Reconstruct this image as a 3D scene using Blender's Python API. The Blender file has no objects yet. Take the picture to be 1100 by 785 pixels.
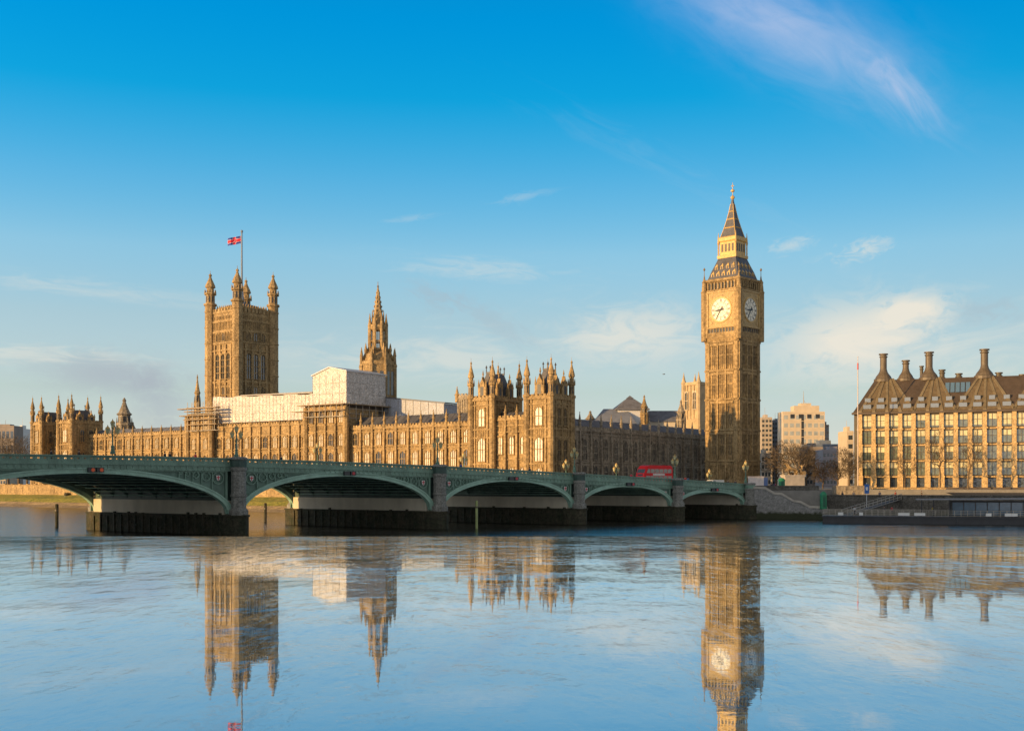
import bpy, math, random
from mathutils import Vector, Matrix
R = math.radians
random.seed(7)
scene = bpy.context.scene
COL = scene.collection

# ------------------------------------------------------------------ camera, sky, sun
F, HY, EYE = 1240.0, 519.0, 7.8            # focal length in photo pixels, horizon row, eye height above the river
cam = bpy.data.cameras.new('camera'); camo = bpy.data.objects.new('camera', cam); COL.objects.link(camo)
camo.location = (0, 0, EYE); camo.rotation_euler = (R(90), 0, 0)
cam.sensor_fit = 'HORIZONTAL'; cam.sensor_width = 36; cam.lens = F / 1100 * 36
cam.shift_y = (HY - 392.5) / 1100
cam.clip_start = 0.2; cam.clip_end = 20000
scene.camera = camo
scene.render.resolution_x = 1024; scene.render.resolution_y = 730
SUN_EL, SUN_VEC = 8.0, (-0.83, -0.56)
sun_az = math.atan2(SUN_VEC[0], SUN_VEC[1])       # clockwise from +Y
scene.view_settings.view_transform = 'Standard'; scene.view_settings.look = 'None'
scene.view_settings.gamma = 1; scene.view_settings.use_curve_mapping = False
scene.view_settings.exposure = 0.35
L = bpy.data.lights.new('sun', 'SUN'); L.energy = 5.0; L.angle = R(0.5); L.color = (1.0, 0.60, 0.225)
lo = bpy.data.objects.new('sun', L); COL.objects.link(lo)
sv = Vector((SUN_VEC[0], SUN_VEC[1], math.tan(R(SUN_EL)))).normalized()
lo.rotation_euler = sv.to_track_quat('Z', 'Y').to_euler(); lo.location = (-200, -150, 200)

W = bpy.data.worlds.new('World'); scene.world = W; W.use_nodes = True
nt = W.node_tree; nt.nodes.clear(); N = nt.nodes; LK = nt.links
def wn(t, **k):
    n = N.new(t)
    for a, b in k.items(): setattr(n, a, b)
    return n
def wm(op, a, b=None, c=None):
    n = N.new('ShaderNodeMath'); n.operation = op
    for i, v in enumerate((a, b, c)):
        if v is None: continue
        if isinstance(v, (int, float)): n.inputs[i].default_value = v
        else: LK.new(v, n.inputs[i])
    return n.outputs[0]
sky = wn('ShaderNodeTexSky', sky_type='NISHITA'); sky.sun_disc = False
sky.sun_elevation = R(14); sky.sun_rotation = sun_az; sky.air_density = 1.0; sky.dust_density = 0.3; sky.ozone_density = 2.0; sky.altitude = 0
geo = wn('ShaderNodeTexCoord'); sep = wn('ShaderNodeSeparateXYZ'); LK.new(geo.outputs['Generated'], sep.inputs[0])
dz = wm('ABSOLUTE', sep.outputs[2])
cmb = wn('ShaderNodeCombineXYZ'); LK.new(sep.outputs[0], cmb.inputs[0]); LK.new(sep.outputs[1], cmb.inputs[1]); LK.new(dz, cmb.inputs[2])
LK.new(cmb.outputs[0], sky.inputs[0]) if len(sky.inputs) else None
hs = wn('ShaderNodeHueSaturation'); hs.inputs['Saturation'].default_value = 1.45; hs.inputs['Value'].default_value = 1.0
LK.new(sky.outputs[0], hs.inputs['Color'])
# the tint of the clear air, deeper overhead and paler towards the skyline
ramp = wn('ShaderNodeValToRGB'); LK.new(dz, ramp.inputs[0])
SKYR = [(0.0, (.94,1.06,2.5)), (.0229,(.90,.91,1.6)), (.0497,(.97,.86,1.165)), (.078,(1.10,.89,.94)), (.1386,(1.66,1.14,1.0)), (.1931,(1.92,1.42,1.2)), (.2481,(1.22,1.453,1.328)), (.3144,(.10,1.485,1.445)), (.3733,(0,1.495,1.576)), (.6,(.3,1.4,1.5))]
els = ramp.color_ramp.elements
els[0].position, els[0].color = SKYR[0][0], (*SKYR[0][1], 1); els[1].position, els[1].color = SKYR[-1][0], (*SKYR[-1][1], 1)
for p, c in SKYR[1:-1]:
    e = els.new(p); e.color = (*c, 1)
mul = wn('ShaderNodeMix', data_type='RGBA', blend_type='MULTIPLY'); mul.inputs[0].default_value = 1
azf = wn('ShaderNodeMapRange'); LK.new(wm('ARCTAN2', sep.outputs[0], sep.outputs[1]), azf.inputs[0])
azf.inputs[1].default_value = -.42; azf.inputs[2].default_value = .42; azf.inputs[3].default_value = 1.10; azf.inputs[4].default_value = .70
vm = wn('ShaderNodeVectorMath', operation='SCALE'); LK.new(hs.outputs[0], vm.inputs[0]); LK.new(azf.outputs[0], vm.inputs['Scale'])
LK.new(vm.outputs[0], mul.inputs[6]); LK.new(ramp.outputs[0], mul.inputs[7])
# added neutral sky fill overhead and on the low sun's side, lifting shaded faces
bw = wn('ShaderNodeRGBToBW'); LK.new(sky.outputs[0], bw.inputs[0])
vs2 = wn('ShaderNodeVectorMath', operation='SCALE'); vs2.inputs[0].default_value = (1.36, 1.38, 1.42); LK.new(bw.outputs[0], vs2.inputs['Scale'])
def sstep(v, a, b):
    n = wn('ShaderNodeMapRange'); n.interpolation_type = 'SMOOTHSTEP'; LK.new(v, n.inputs[0]); n.inputs[1].default_value = a; n.inputs[2].default_value = b; return n.outputs[0]
sky_fill = wm('MAXIMUM', sstep(dz, .42, .62), wm('SUBTRACT', 1.0, sstep(sep.outputs[1], -.25, .45)))
vmix = wn('ShaderNodeMix', data_type='RGBA'); LK.new(sky_fill, vmix.inputs[0]); LK.new(mul.outputs[2], vmix.inputs[6]); LK.new(vs2.outputs[0], vmix.inputs[7])
# clouds, by compass bearing and height over the horizon
az = wm('ARCTAN2', sep.outputs[0], sep.outputs[1]); el = wm('ARCSINE', dz)
def az_of(px): return math.atan((px - 550) / F)
def el_of(px, py): return math.atan((HY - py) / F * math.cos(az_of(px)))
def cloud(px, py, rx, ry, rot, scale, stretch, lo_, hi_, amp, seed):
    ca, ce = az_of(px), el_of(px, py); rx, ry = rx / F * 1.25, ry / F * 1.35; scale *= 2.2; c, s = math.cos(R(rot)), math.sin(R(rot))
    da, de = wm('SUBTRACT', az, ca), wm('SUBTRACT', el, ce)
    u = wm('ADD', wm('MULTIPLY', da, c), wm('MULTIPLY', de, s)); v = wm('SUBTRACT', wm('MULTIPLY', de, c), wm('MULTIPLY', da, s))
    d = wm('ADD', wm('POWER', wm('ABSOLUTE', wm('DIVIDE', u, rx)), 2.0), wm('POWER', wm('ABSOLUTE', wm('DIVIDE', v, ry)), 2.0))
    mask = wm('POWER', 2.718, wm('MULTIPLY', d, -1.0))
    cc = wn('ShaderNodeCombineXYZ'); LK.new(wm('MULTIPLY', u, scale / stretch), cc.inputs[0]); LK.new(wm('MULTIPLY', v, scale), cc.inputs[1]); cc.inputs[2].default_value = seed
    nz = wn('ShaderNodeTexNoise'); nz.inputs['Scale'].default_value = 1; nz.inputs['Detail'].default_value = 7; nz.inputs['Roughness'].default_value = 0.62; nz.inputs['Distortion'].default_value = 0.9
    LK.new(cc.outputs[0], nz.inputs['Vector'])
    mr = wn('ShaderNodeMapRange'); mr.interpolation_type = 'SMOOTHSTEP'
    mr.inputs[1].default_value = lo_; mr.inputs[2].default_value = hi_
    LK.new(wm('ADD', nz.outputs[0], wm('MULTIPLY', wm('SUBTRACT', mask, 0.5), 0.30)), mr.inputs[0])
    return wm('MULTIPLY', wm('MULTIPLY', mr.outputs[0], mask), amp)
def csum(lst):
    o = lst[0]
    for q in lst[1:]: o = wm('ADD', o, q)
    n = wm('MINIMUM', o, 1.0); return n
white = csum([
    cloud(918, 362, 60, 25, 6, 24, 2.0, .30, .52, .95, 1.3), cloud(983, 332, 24, 10, 8, 50, 1.5, .28, .44, 1.0, 4.1),
    cloud(680, 358, 75, 24, 0, 26, 2.2, .32, .66, .7, 7.7), cloud(930, 268, 34, 10, 10, 60, 2.4, .45, .75, .5, 9.2),
    cloud(850, 262, 24, 8, 10, 60, 2.4, .45, .75, .4, 2.2), cloud(520, 290, 95, 12, -3, 60, 5, .42, .78, .30, 3.2),
    cloud(60, 305, 90, 8, -2, 60, 6, .42, .78, .22, 5.2), cloud(40, 380, 110, 9, 0, 50, 6, .42, .75, .5, 6.2),
    cloud(460, 385, 170, 28, 0, 30, 4, .45, .8, .45, 8.8), cloud(1020, 395, 130, 60, 0, 18, 3, .45, .8, .45, 11.8),
    cloud(560, 212, 26, 4, 10, 80, 4, .4, .7, .18, 12.8), cloud(440, 235, 26, 3, 8, 80, 4, .4, .7, .15, 13.8),
    cloud(150, 318, 140, 8, -4, 60, 6, .42, .78, .18, 15.2), cloud(700, 170, 160, 16, -25, 40, 6, .46, .8, .05, 16.2)])
lilac = csum([cloud(868, 46, 100, 30, -27, 16, 3.0, .05, .85, .50, 21.3), cloud(790, 6, 70, 22, -20, 26, 3, .15, .85, .32, 24.3),
              cloud(968, 98, 50, 16, -45, 30, 4, .3, .8, .45, 27.3)])
grey = csum([cloud(120, 402, 58, 15, -4, 34, 2.0, .22, .58, .75, 31.3), cloud(170, 436, 22, 30, 20, 34, 1, .25, .6, .5, 33.3),
             cloud(470, 320, 34, 12, -20, 50, 2, .4, .7, .35, 35.3), cloud(1060, 335, 40, 12, 0, 40, 2, .4, .7, .30, 37.3),
             cloud(530, 345, 60, 12, -30, 40, 2, .4, .7, .28, 39.3)])
def mixc(base, fac, col):
    m = wn('ShaderNodeMix', data_type='RGBA'); LK.new(fac, m.inputs[0]); LK.new(base, m.inputs[6]); m.inputs[7].default_value = (*col, 1); return m.outputs[2]
SC = 1.0
col = mixc(vmix.outputs[2], lilac, (3.8, 4.1, 5.3))
col = mixc(col, grey, (2.7, 3.05, 3.4))
col = mixc(col, white, (5.4, 5.15, 4.5))
bg = wn('ShaderNodeBackground'); bg.inputs[1].default_value = 0.12; LK.new(col, bg.inputs[0])
out = wn('ShaderNodeOutputWorld'); LK.new(bg.outputs[0], out.inputs[0])

# ------------------------------------------------------------------ materials
MATS = {}
def mat(name, col, rough=0.8, var=0.0, vscale=1.0, bump=0.0, bscale=3.0, metal=0.0, col2=None, streak=0.0, spec=0.5, lowcol=None, lowz=None):
    if name in MATS: return MATS[name]
    m = bpy.data.materials.new(name); m.use_nodes = True; t = m.node_tree; b = t.nodes['Principled BSDF']
    b.inputs['Roughness'].default_value = rough; b.inputs['Metallic'].default_value = metal
    b.inputs['Specular IOR Level'].default_value = spec
    g = t.nodes.new('ShaderNodeNewGeometry'); last = None
    b.inputs['Base Color'].default_value = (*col, 1)
    if var or col2:
        c2 = col2 or tuple(c * (1 - var) for c in col); c1 = col if col2 else tuple(min(1, c * (1 + var * 0.7)) for c in col)
        mp = t.nodes.new('ShaderNodeMapping'); mp.inputs['Scale'].default_value = (vscale, vscale, vscale * (1 - streak * .85)); t.links.new(g.outputs['Position'], mp.inputs[0])
        n = t.nodes.new('ShaderNodeTexNoise'); n.inputs['Scale'].default_value = 1; n.inputs['Detail'].default_value = 6; n.inputs['Roughness'].default_value = .65
        t.links.new(mp.outputs[0], n.inputs['Vector'])
        r = t.nodes.new('ShaderNodeValToRGB'); r.color_ramp.elements[0].position = .3; r.color_ramp.elements[1].position = .7
        r.color_ramp.elements[0].color = (*c2, 1); r.color_ramp.elements[1].color = (*c1, 1)
        t.links.new(n.outputs[0], r.inputs[0]); last = r.outputs[0]
        if bump > .35:                                # soot and weathering in smaller patches
            n3 = t.nodes.new('ShaderNodeTexNoise'); n3.inputs['Scale'].default_value = vscale*4.5; n3.inputs['Detail'].default_value = 5; n3.inputs['Roughness'].default_value = .7; t.links.new(g.outputs['Position'], n3.inputs['Vector'])
            m3 = t.nodes.new('ShaderNodeMapRange'); t.links.new(n3.outputs[0], m3.inputs[0]); m3.inputs[1].default_value = .36; m3.inputs[2].default_value = .62; m3.inputs[3].default_value = .48; m3.inputs[4].default_value = 1.14
            x3 = t.nodes.new('ShaderNodeVectorMath'); x3.operation = 'SCALE'; t.links.new(last, x3.inputs[0]); t.links.new(m3.outputs[0], x3.inputs['Scale']); last = x3.outputs[0]
        if lowcol:
            s = t.nodes.new('ShaderNodeSeparateXYZ'); t.links.new(g.outputs['Position'], s.inputs[0])
            a = t.nodes.new('ShaderNodeMath'); a.operation = 'MULTIPLY_ADD'; t.links.new(n.outputs[0], a.inputs[0]); a.inputs[1].default_value = 1.6; t.links.new(s.outputs[2], a.inputs[2])
            mr = t.nodes.new('ShaderNodeMapRange'); t.links.new(a.outputs[0], mr.inputs[0]); mr.inputs[1].default_value = lowz + .6; mr.inputs[2].default_value = lowz + 1.2
            mx = t.nodes.new('ShaderNodeMix'); mx.data_type = 'RGBA'; t.links.new(mr.outputs[0], mx.inputs[0]); mx.inputs[6].default_value = (*lowcol, 1); t.links.new(last, mx.inputs[7]); last = mx.outputs[2]
        t.links.new(last, b.inputs['Base Color'])
    if bump:
        n2 = t.nodes.new('ShaderNodeTexNoise'); n2.inputs['Scale'].default_value = bscale; n2.inputs['Detail'].default_value = 4; t.links.new(g.outputs['Position'], n2.inputs['Vector'])
        bp = t.nodes.new('ShaderNodeBump'); bp.inputs['Strength'].default_value = bump; bp.inputs['Distance'].default_value = .3
        t.links.new(n2.outputs[0], bp.inputs['Height']); t.links.new(bp.outputs[0], b.inputs['Normal'])
    MATS[name] = m; return m
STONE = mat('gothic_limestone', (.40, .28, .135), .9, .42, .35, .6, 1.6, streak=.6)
STONE_D = mat('grey_limestone', (.33, .28, .21), .9, .4, .3, .5, 1.6, streak=.6)  # greyer and a little darker than the gothic limestone
STONE_T = mat('clock_tower_limestone', (.38, .265, .125), .9, .40, .30, .6, 1.3, streak=.6)
STONE_L = mat('pale_limestone', (.56, .49, .38), .9, .25, .3)
GOLD = mat('gilding', (.55, .36, .12), .5, .3, 1.2, metal=.1)
DIAL = mat('dial_opal_glass', (.76, .70, .56), .35, .05, 2)
BLACK = mat('black_iron', (.025, .027, .03), .45)
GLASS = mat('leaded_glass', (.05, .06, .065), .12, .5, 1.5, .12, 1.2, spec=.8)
GLASSB = mat('sunlit_leaded_glass', (.66, .58, .42), .18, .35, .9, .1, 1.2, spec=.9)  # pale base colour stands in for the sun's glint on the panes
ROOF = mat('cast_iron_roof', (.085, .085, .095), .55, .35, .5, .3, 2)
ROOFP = mat('blue_slate', (.16, .165, .19), .8, .3, .6, spec=.2)
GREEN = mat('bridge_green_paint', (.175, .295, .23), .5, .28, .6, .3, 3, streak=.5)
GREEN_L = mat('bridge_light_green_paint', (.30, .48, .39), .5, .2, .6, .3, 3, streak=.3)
GREEN_D = mat('bridge_dark_green_and_shade', (.045, .085, .072), .6, .3, 1)  # turret caps' own green; on ribs and pier heads it stands for shade
GRANITE = mat('pier_granite', (.27, .27, .245), .85, .3, .9, .4, 3, streak=.5)
CREAM = mat('pier_cream_render', (.58, .53, .42), .85, .2, .35, .2, 2, streak=.7)
WEED = mat('weed_covered_stone', (.085, .07, .045), .9, .6, .5, 1.0, 3, col2=(.022, .034, .016))
ASPH = mat('asphalt', (.05, .05, .052), .9, .2, .5)
PAVE = mat('pavement_stone', (.22, .21, .19), .9, .2, .6)
QUAYM = mat('quay_granite', (.15, .14, .12), .9, .35, .8, .5, 2.5, streak=.4, lowcol=(.035, .042, .02), lowz=1.6)
STAIRM = mat('stair_granite', (.30, .30, .29), .9, .35, 1.4, .7, 3, lowcol=(.035, .042, .02), lowz=1.4)
GRASS = mat('riverside_grass', (.42, .34, .06), .95, .5, .45, .9, 1.5, col2=(.13, .17, .02))
SAND = mat('foreshore_sand', (.38, .28, .15), .95, .35, .4, .6, 2)
SHEET = mat('white_scaffold_sheeting', (.66, .62, .585), .7, .22, .5, .9, 1.1)
TUBE = mat('galvanised_tube', (.36, .33, .28), .5, .2, 1)
PLANK = mat('scaffold_board', (.30, .22, .13), .85, .3, 1)
PHSTONE = mat('buff_sandstone', (.58, .41, .20), .85, .25, .6, .4, 2, streak=.5)
PHROOF = mat('bronze_roof', (.175, .14, .085), .55, .3, .5, .2, 2)
PHROOFD = mat('dark_bronze_roof', (.075, .055, .04), .6, .3, .6)
BRONZE = mat('dark_bronze_frame', (.085, .07, .045), .5, .3, 1)
PHGLASS = mat('office_glass', (.13, .15, .10), .12, .6, .8, .1, .7, spec=.9)
PHGLASSB = mat('office_blind_glass', (.56, .52, .32), .3, .3, .8, .1, .7)
BARK = mat('bare_bark', (.13, .095, .06), .95, .4, 2)
TWIG = mat('bare_twigs', (.10, .078, .055), .95, .35, .8)
RED = mat('bus_red_paint', (.72, .008, .010), .45, .06, .5, spec=.25)
SKIN = mat('skin', (.48, .29, .2), .6)
BRZ = mat('statue_bronze', (.30, .21, .10), .5, .3, 2, metal=.1)

# ------------------------------------------------------------------ mesh builder
class MB:
    def __init__(s): s.v = []; s.f = []
    def add(s, vs, fs):
        o = len(s.v); s.v += [tuple(p) for p in vs]; s.f += [tuple(i + o for i in f) for f in fs]; return s
    def box(s, x0, x1, y0, y1, z0, z1):
        return s.add([(x0,y0,z0),(x1,y0,z0),(x1,y1,z0),(x0,y1,z0),(x0,y0,z1),(x1,y0,z1),(x1,y1,z1),(x0,y1,z1)],
                     [(0,3,2,1),(4,5,6,7),(0,1,5,4),(1,2,6,5),(2,3,7,6),(3,0,4,7)])
    def prism(s, poly, z0, z1):
        n = len(poly); return s.add([(x,y,z0) for x,y in poly] + [(x,y,z1) for x,y in poly],
            [tuple(reversed(range(n))), tuple(range(n, 2*n))] + [(i,(i+1)%n,(i+1)%n+n,i+n) for i in range(n)])
    def slab(s, poly, y0, y1):                      # outline in x,z pushed from y0 to y1
        n = len(poly); return s.add([(x,y0,z) for x,z in poly] + [(x,y1,z) for x,z in poly],
            [tuple(range(n)), tuple(reversed(range(n, 2*n)))] + [(i,i+n,(i+1)%n+n,(i+1)%n) for i in range(n)])
    def lathe(s, cx, cy, prof, n=8, rot=None, sx=1, sy=1):
        rot = math.pi / n if rot is None else rot; vs = []; fs = []
        for r, z in prof:
            for k in range(n):
                a = rot + 2*math.pi*k/n; vs.append((cx + r*math.cos(a)*sx, cy + r*math.sin(a)*sy, z))
        for j in range(len(prof) - 1):
            for k in range(n): fs.append((j*n+k, j*n+(k+1)%n, (j+1)*n+(k+1)%n, (j+1)*n+k))
        fs.append(tuple(reversed(range(n)))); fs.append(tuple(range((len(prof)-1)*n, len(prof)*n)))
        return s.add(vs, fs)
    def sq(s, cx, cy, prof):                          # square lathe, r = half side
        return s.lathe(cx, cy, [(r*math.sqrt(2), z) for r, z in prof], 4, math.pi/4)
    def tube(s, p, q, r0, r1=None, n=6):
        r1 = r0 if r1 is None else r1; p, q = Vector(p), Vector(q); d = q - p
        if d.length < 1e-6: return s
        d.normalize(); a = d.cross(Vector((0,0,1))); a = a.normalized() if a.length > 1e-3 else Vector((1,0,0)); b = d.cross(a); vs = []
        for c, r in ((p, r0), (q, r1)):
            for k in range(n): t = 2*math.pi*k/n; vs.append(c + a*(r*math.cos(t)) + b*(r*math.sin(t)))
        return s.add(vs, [(k,(k+1)%n,(k+1)%n+n,k+n) for k in range(n)] + [tuple(reversed(range(n))), tuple(range(n,2*n))])
    def path(s, pts, r, n=5):
        for a, b in zip(pts, pts[1:]): s.tube(a, b, r, r, n)
        return s
    def disc(s, c, r, nrm_y0, nrm_y1, n=24):          # a disc standing in the x,z plane
        return s.slab([(c[0] + r*math.cos(2*math.pi*k/n), c[1] + r*math.sin(2*math.pi*k/n)) for k in range(n)], nrm_y0, nrm_y1)
    def mesh(s, name):
        me = bpy.data.meshes.new(name); me.from_pydata(s.v, [], s.f); me.validate(); me.update()
        return me
def recalc(me):
    import bmesh
    b = bmesh.new(); b.from_mesh(me); bmesh.ops.recalc_face_normals(b, faces=b.faces); b.to_mesh(me); b.free()
def new(name, me, m=None, parent=None, loc=(0,0,0), rz=0.0, smooth=False):
    if isinstance(me, MB):
        me = me.mesh(name); recalc(me)
        if smooth: me.shade_smooth()
    if m and not me.materials: me.materials.append(m)
    o = bpy.data.objects.new(name, me); COL.objects.link(o)
    if parent: o.parent = parent
    o.location = loc; o.rotation_euler = (0,0,rz); return o
def tag(o, label=None, cat=None, group=None, kind=None):
    if label: o['label'] = label
    if cat: o['category'] = cat
    if group: o['group'] = group
    if kind: o['kind'] = kind
    return o
def thing(name, label, cat, loc=(0,0,0), rz=0.0, group=None):
    o = bpy.data.objects.new(name, None); COL.objects.link(o); o.location = loc; o.rotation_euler = (0,0,rz); o.empty_display_size = .5
    return tag(o, label, cat, group)
def dup(o, parent=None, loc=None, rz=None):
    c = o.copy(); COL.objects.link(c)
    c.parent = parent
    if loc is not None: c.location = loc
    if rz is not None: c.rotation_euler = (0,0,rz)
    for ch in [x for x in KIDS(o)]: dup(ch, c)
    return c
_kids = {}
def KIDS(o): return list(o.children)

# frames: origin, turn; x runs to the LEFT along a front seen from outside, y points out of it
class Frame:
    def __init__(s, X, Y, rz): s.X, s.Y, s.rz = X, Y, rz; s.ex = (math.cos(rz), math.sin(rz)); s.ey = (-math.sin(rz), math.cos(rz))
    def world(s, x, y): return (s.X + x*s.ex[0] + y*s.ey[0], s.Y + x*s.ex[1] + y*s.ey[1])
    def x_at(s, px, y=0.0):                           # where along the front a bearing of the photo meets it
        k = (px - 550) / F; o = (s.X + y*s.ey[0], s.Y + y*s.ey[1]); return -(o[0] - k*o[1]) / (s.ex[0] - k*s.ex[1])
    def z_at(s, py, x, y=0.0): return EYE + (HY - py) * s.world(x, y)[1] / F
def ray(px, Y): return ((px - 550) / F * Y, Y)
def zat(py, Y): return EYE + (HY - py) * Y / F
GZ = 6.2                                              # street level

# ------------------------------------------------------------------ water and land
def water(name, pts, z, deep, amp, sc, rough, refl, edge=None):
    mb = MB(); mb.add([(x,y,z) for x,y in pts], [tuple(range(len(pts)))]); me = mb.mesh(name)
    m = bpy.data.materials.new(name); m.use_nodes = True; t = m.node_tree; t.nodes.clear(); nn = t.nodes.new; l = t.links.new
    o = nn('ShaderNodeOutputMaterial'); mix = nn('ShaderNodeMixShader'); dif = nn('ShaderNodeBsdfDiffuse'); gl = nn('ShaderNodeBsdfGlossy')
    dif.inputs[0].default_value = (*deep, 1); gl.inputs[0].default_value = (*refl, 1); gl.inputs[1].default_value = rough
    g = nn('ShaderNodeNewGeometry')
    h = None
    for k, (s1, st, w) in enumerate(sc):
        mp = nn('ShaderNodeMapping'); mp.inputs['Scale'].default_value = (s1, s1 * st, 1); mp.inputs['Rotation'].default_value = (0,0,R(7*k-8)); l(g.outputs['Position'], mp.inputs[0])
        n = nn('ShaderNodeTexNoise'); n.inputs['Scale'].default_value = 1; n.inputs['Detail'].default_value = 4; n.inputs['Roughness'].default_value = .55; l(mp.outputs[0], n.inputs['Vector'])
        a = nn('ShaderNodeMath'); a.operation = 'MULTIPLY_ADD'; l(n.outputs[0], a.inputs[0]); a.inputs[1].default_value = w
        if h is not None: l(h, a.inputs[2])
        else: a.inputs[2].default_value = 0
        h = a.outputs[0]
    bp = nn('ShaderNodeBump'); bp.inputs['Distance'].default_value = amp; bp.inputs['Strength'].default_value = 1; l(h, bp.inputs['Height'])
    if edge:                                          # wind ripples grow over a stretch of the surface, in uneven patches
        s = nn('ShaderNodeSeparateXYZ'); l(g.outputs['Position'], s.inputs[0])
        n = nn('ShaderNodeTexNoise'); n.inputs['Scale'].default_value = .55; n.inputs['Detail'].default_value = 4; l(g.outputs['Position'], n.inputs['Vector'])
        a = nn('ShaderNodeMath'); a.operation = 'MULTIPLY_ADD'; l(n.outputs[0], a.inputs[0]); a.inputs[1].default_value = edge[4]; l(s.outputs[1], a.inputs[2])
        mr = nn('ShaderNodeMapRange'); mr.interpolation_type = 'SMOOTHSTEP'; l(a.outputs[0], mr.inputs[0]); mr.inputs[1].default_value = edge[0]; mr.inputs[2].default_value = edge[1]
        mr.inputs[3].default_value = amp; mr.inputs[4].default_value = edge[2]; l(mr.outputs[0], bp.inputs['Distance'])
        mr2 = nn('ShaderNodeMapRange'); l(a.outputs[0], mr2.inputs[0]); mr2.inputs[1].default_value = edge[0]; mr2.inputs[2].default_value = edge[1]
        mr2.inputs[3].default_value = rough; mr2.inputs[4].default_value = edge[3]; l(mr2.outputs[0], gl.inputs[1])
        mr3 = nn('ShaderNodeMapRange'); mr3.interpolation_type = 'SMOOTHSTEP'; l(a.outputs[0], mr3.inputs[0]); mr3.inputs[1].default_value = edge[0]+.6; mr3.inputs[2].default_value = edge[1]+.3; mr3.inputs[3].default_value = 1; mr3.inputs[4].default_value = .46; ruf = mr3
    l(bp.outputs[0], gl.inputs['Normal']); l(bp.outputs[0], dif.inputs['Normal'])
    refl_out = gl.outputs[0]
    if edge:                                          # ruffled facets lie over the calm mirror, more of them further out
        g2 = nn('ShaderNodeBsdfGlossy'); g2.inputs[0].default_value = (.66,.80,.92,1); g2.inputs[1].default_value = .05
        h2 = None
        for s1, st, w in ((.9, .9, 3.0), (3.5, .6, 1.0), (12, .45, .42), (38, .4, .18)):
            mp = nn('ShaderNodeMapping'); mp.inputs['Scale'].default_value = (s1, s1*st, 1); mp.inputs['Location'].default_value = (7.3*s1, 3.1, 0); l(g.outputs['Position'], mp.inputs[0])
            n = nn('ShaderNodeTexNoise'); n.inputs['Scale'].default_value = 1; n.inputs['Detail'].default_value = 3; l(mp.outputs[0], n.inputs['Vector'])
            a2 = nn('ShaderNodeMath'); a2.operation = 'MULTIPLY_ADD'; l(n.outputs[0], a2.inputs[0]); a2.inputs[1].default_value = w
            if h2 is not None: l(h2, a2.inputs[2])
            else: a2.inputs[2].default_value = 0
            h2 = a2.outputs[0]
        b2 = nn('ShaderNodeBump'); b2.inputs['Distance'].default_value = .015; l(h2, b2.inputs['Height']); l(b2.outputs[0], g2.inputs['Normal'])
        mr4 = nn('ShaderNodeMapRange'); l(a.outputs[0], mr4.inputs[0]); mr4.inputs[1].default_value = 3.0; mr4.inputs[2].default_value = edge[1]; mr4.inputs[3].default_value = .10; mr4.inputs[4].default_value = .92
        # patches of wind
        n4 = nn('ShaderNodeTexNoise'); n4.inputs['Scale'].default_value = 1; n4.inputs['Detail'].default_value = 6; n4.inputs['Roughness'].default_value = .75; p4 = nn('ShaderNodeMapping'); p4.inputs['Scale'].default_value = (22, 5, 1); l(g.outputs['Position'], p4.inputs[0]); l(p4.outputs[0], n4.inputs['Vector'])
        m4 = nn('ShaderNodeMapRange'); l(n4.outputs[0], m4.inputs[0]); m4.inputs[1].default_value = .35; m4.inputs[2].default_value = .65; m4.inputs[3].default_value = .25; m4.inputs[4].default_value = 1.5
        mu = nn('ShaderNodeMath'); mu.operation = 'MULTIPLY'; mu.use_clamp = True; l(mr4.outputs[0], mu.inputs[0]); l(m4.outputs[0], mu.inputs[1])
        mg = nn('ShaderNodeMixShader'); l(mu.outputs[0], mg.inputs[0]); l(gl.outputs[0], mg.inputs[1]); l(g2.outputs[0], mg.inputs[2]); refl_out = mg.outputs[0]
    fr = nn('ShaderNodeFresnel'); fr.inputs[0].default_value = 1.34
    mr = nn('ShaderNodeMapRange'); l(fr.outputs[0], mr.inputs[0]); mr.inputs[1].default_value = .02; mr.inputs[2].default_value = .55; mr.inputs[3].default_value = .42; mr.inputs[4].default_value = .97
    if edge:
        mm = nn('ShaderNodeMath'); mm.operation = 'MULTIPLY'; l(mr.outputs[0], mm.inputs[0]); l(ruf.outputs[0], mm.inputs[1]); l(mm.outputs[0], mix.inputs[0])
    else: l(mr.outputs[0], mix.inputs[0])
    l(dif.outputs[0], mix.inputs[1]); l(refl_out, mix.inputs[2]); l(mix.outputs[0], o.inputs[0])
    return new(name, me, m)
tag(water('river', [(-9000,-400),(9000,-400),(9000,9000),(-9000,9000)], 0.0, (.05,.055,.045), .17, [(.05, 3.0, 2.5), (.4, 1.6, 1.0), (1.5, 1.5, .35), (4.5, 1.4, .12)], .12, (.62,.63,.61)), kind='structure')
QEDGE = 10.9
tag(water('still_water', [(-45,-12),(45,-12),(45,QEDGE),(-45,QEDGE)], EYE - .5, (.03,.07,.09), .00022, [(1.1, 1.3, 1.6), (3.2, 2.0, 1.0), (14, 1.6, .35)], .002, (.80,.88,.98), edge=(7.4, 11.2, .0011, .012, 2.2)), kind='structure')
tag(new('quay_floor', MB().box(-45.3,45.3,-12,QEDGE-.004,-2,EYE-.55), PAVE), kind='structure')

PAL = Frame(10.0, 295.0, R(144))                      # palace: river front along +x, building at y < 0
B_RZ = math.atan2(.644, .765)
BR = Frame(-42.06, 175.0, B_RZ)                       # bridge: x along it to the right bank, y away from the viewer
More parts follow.
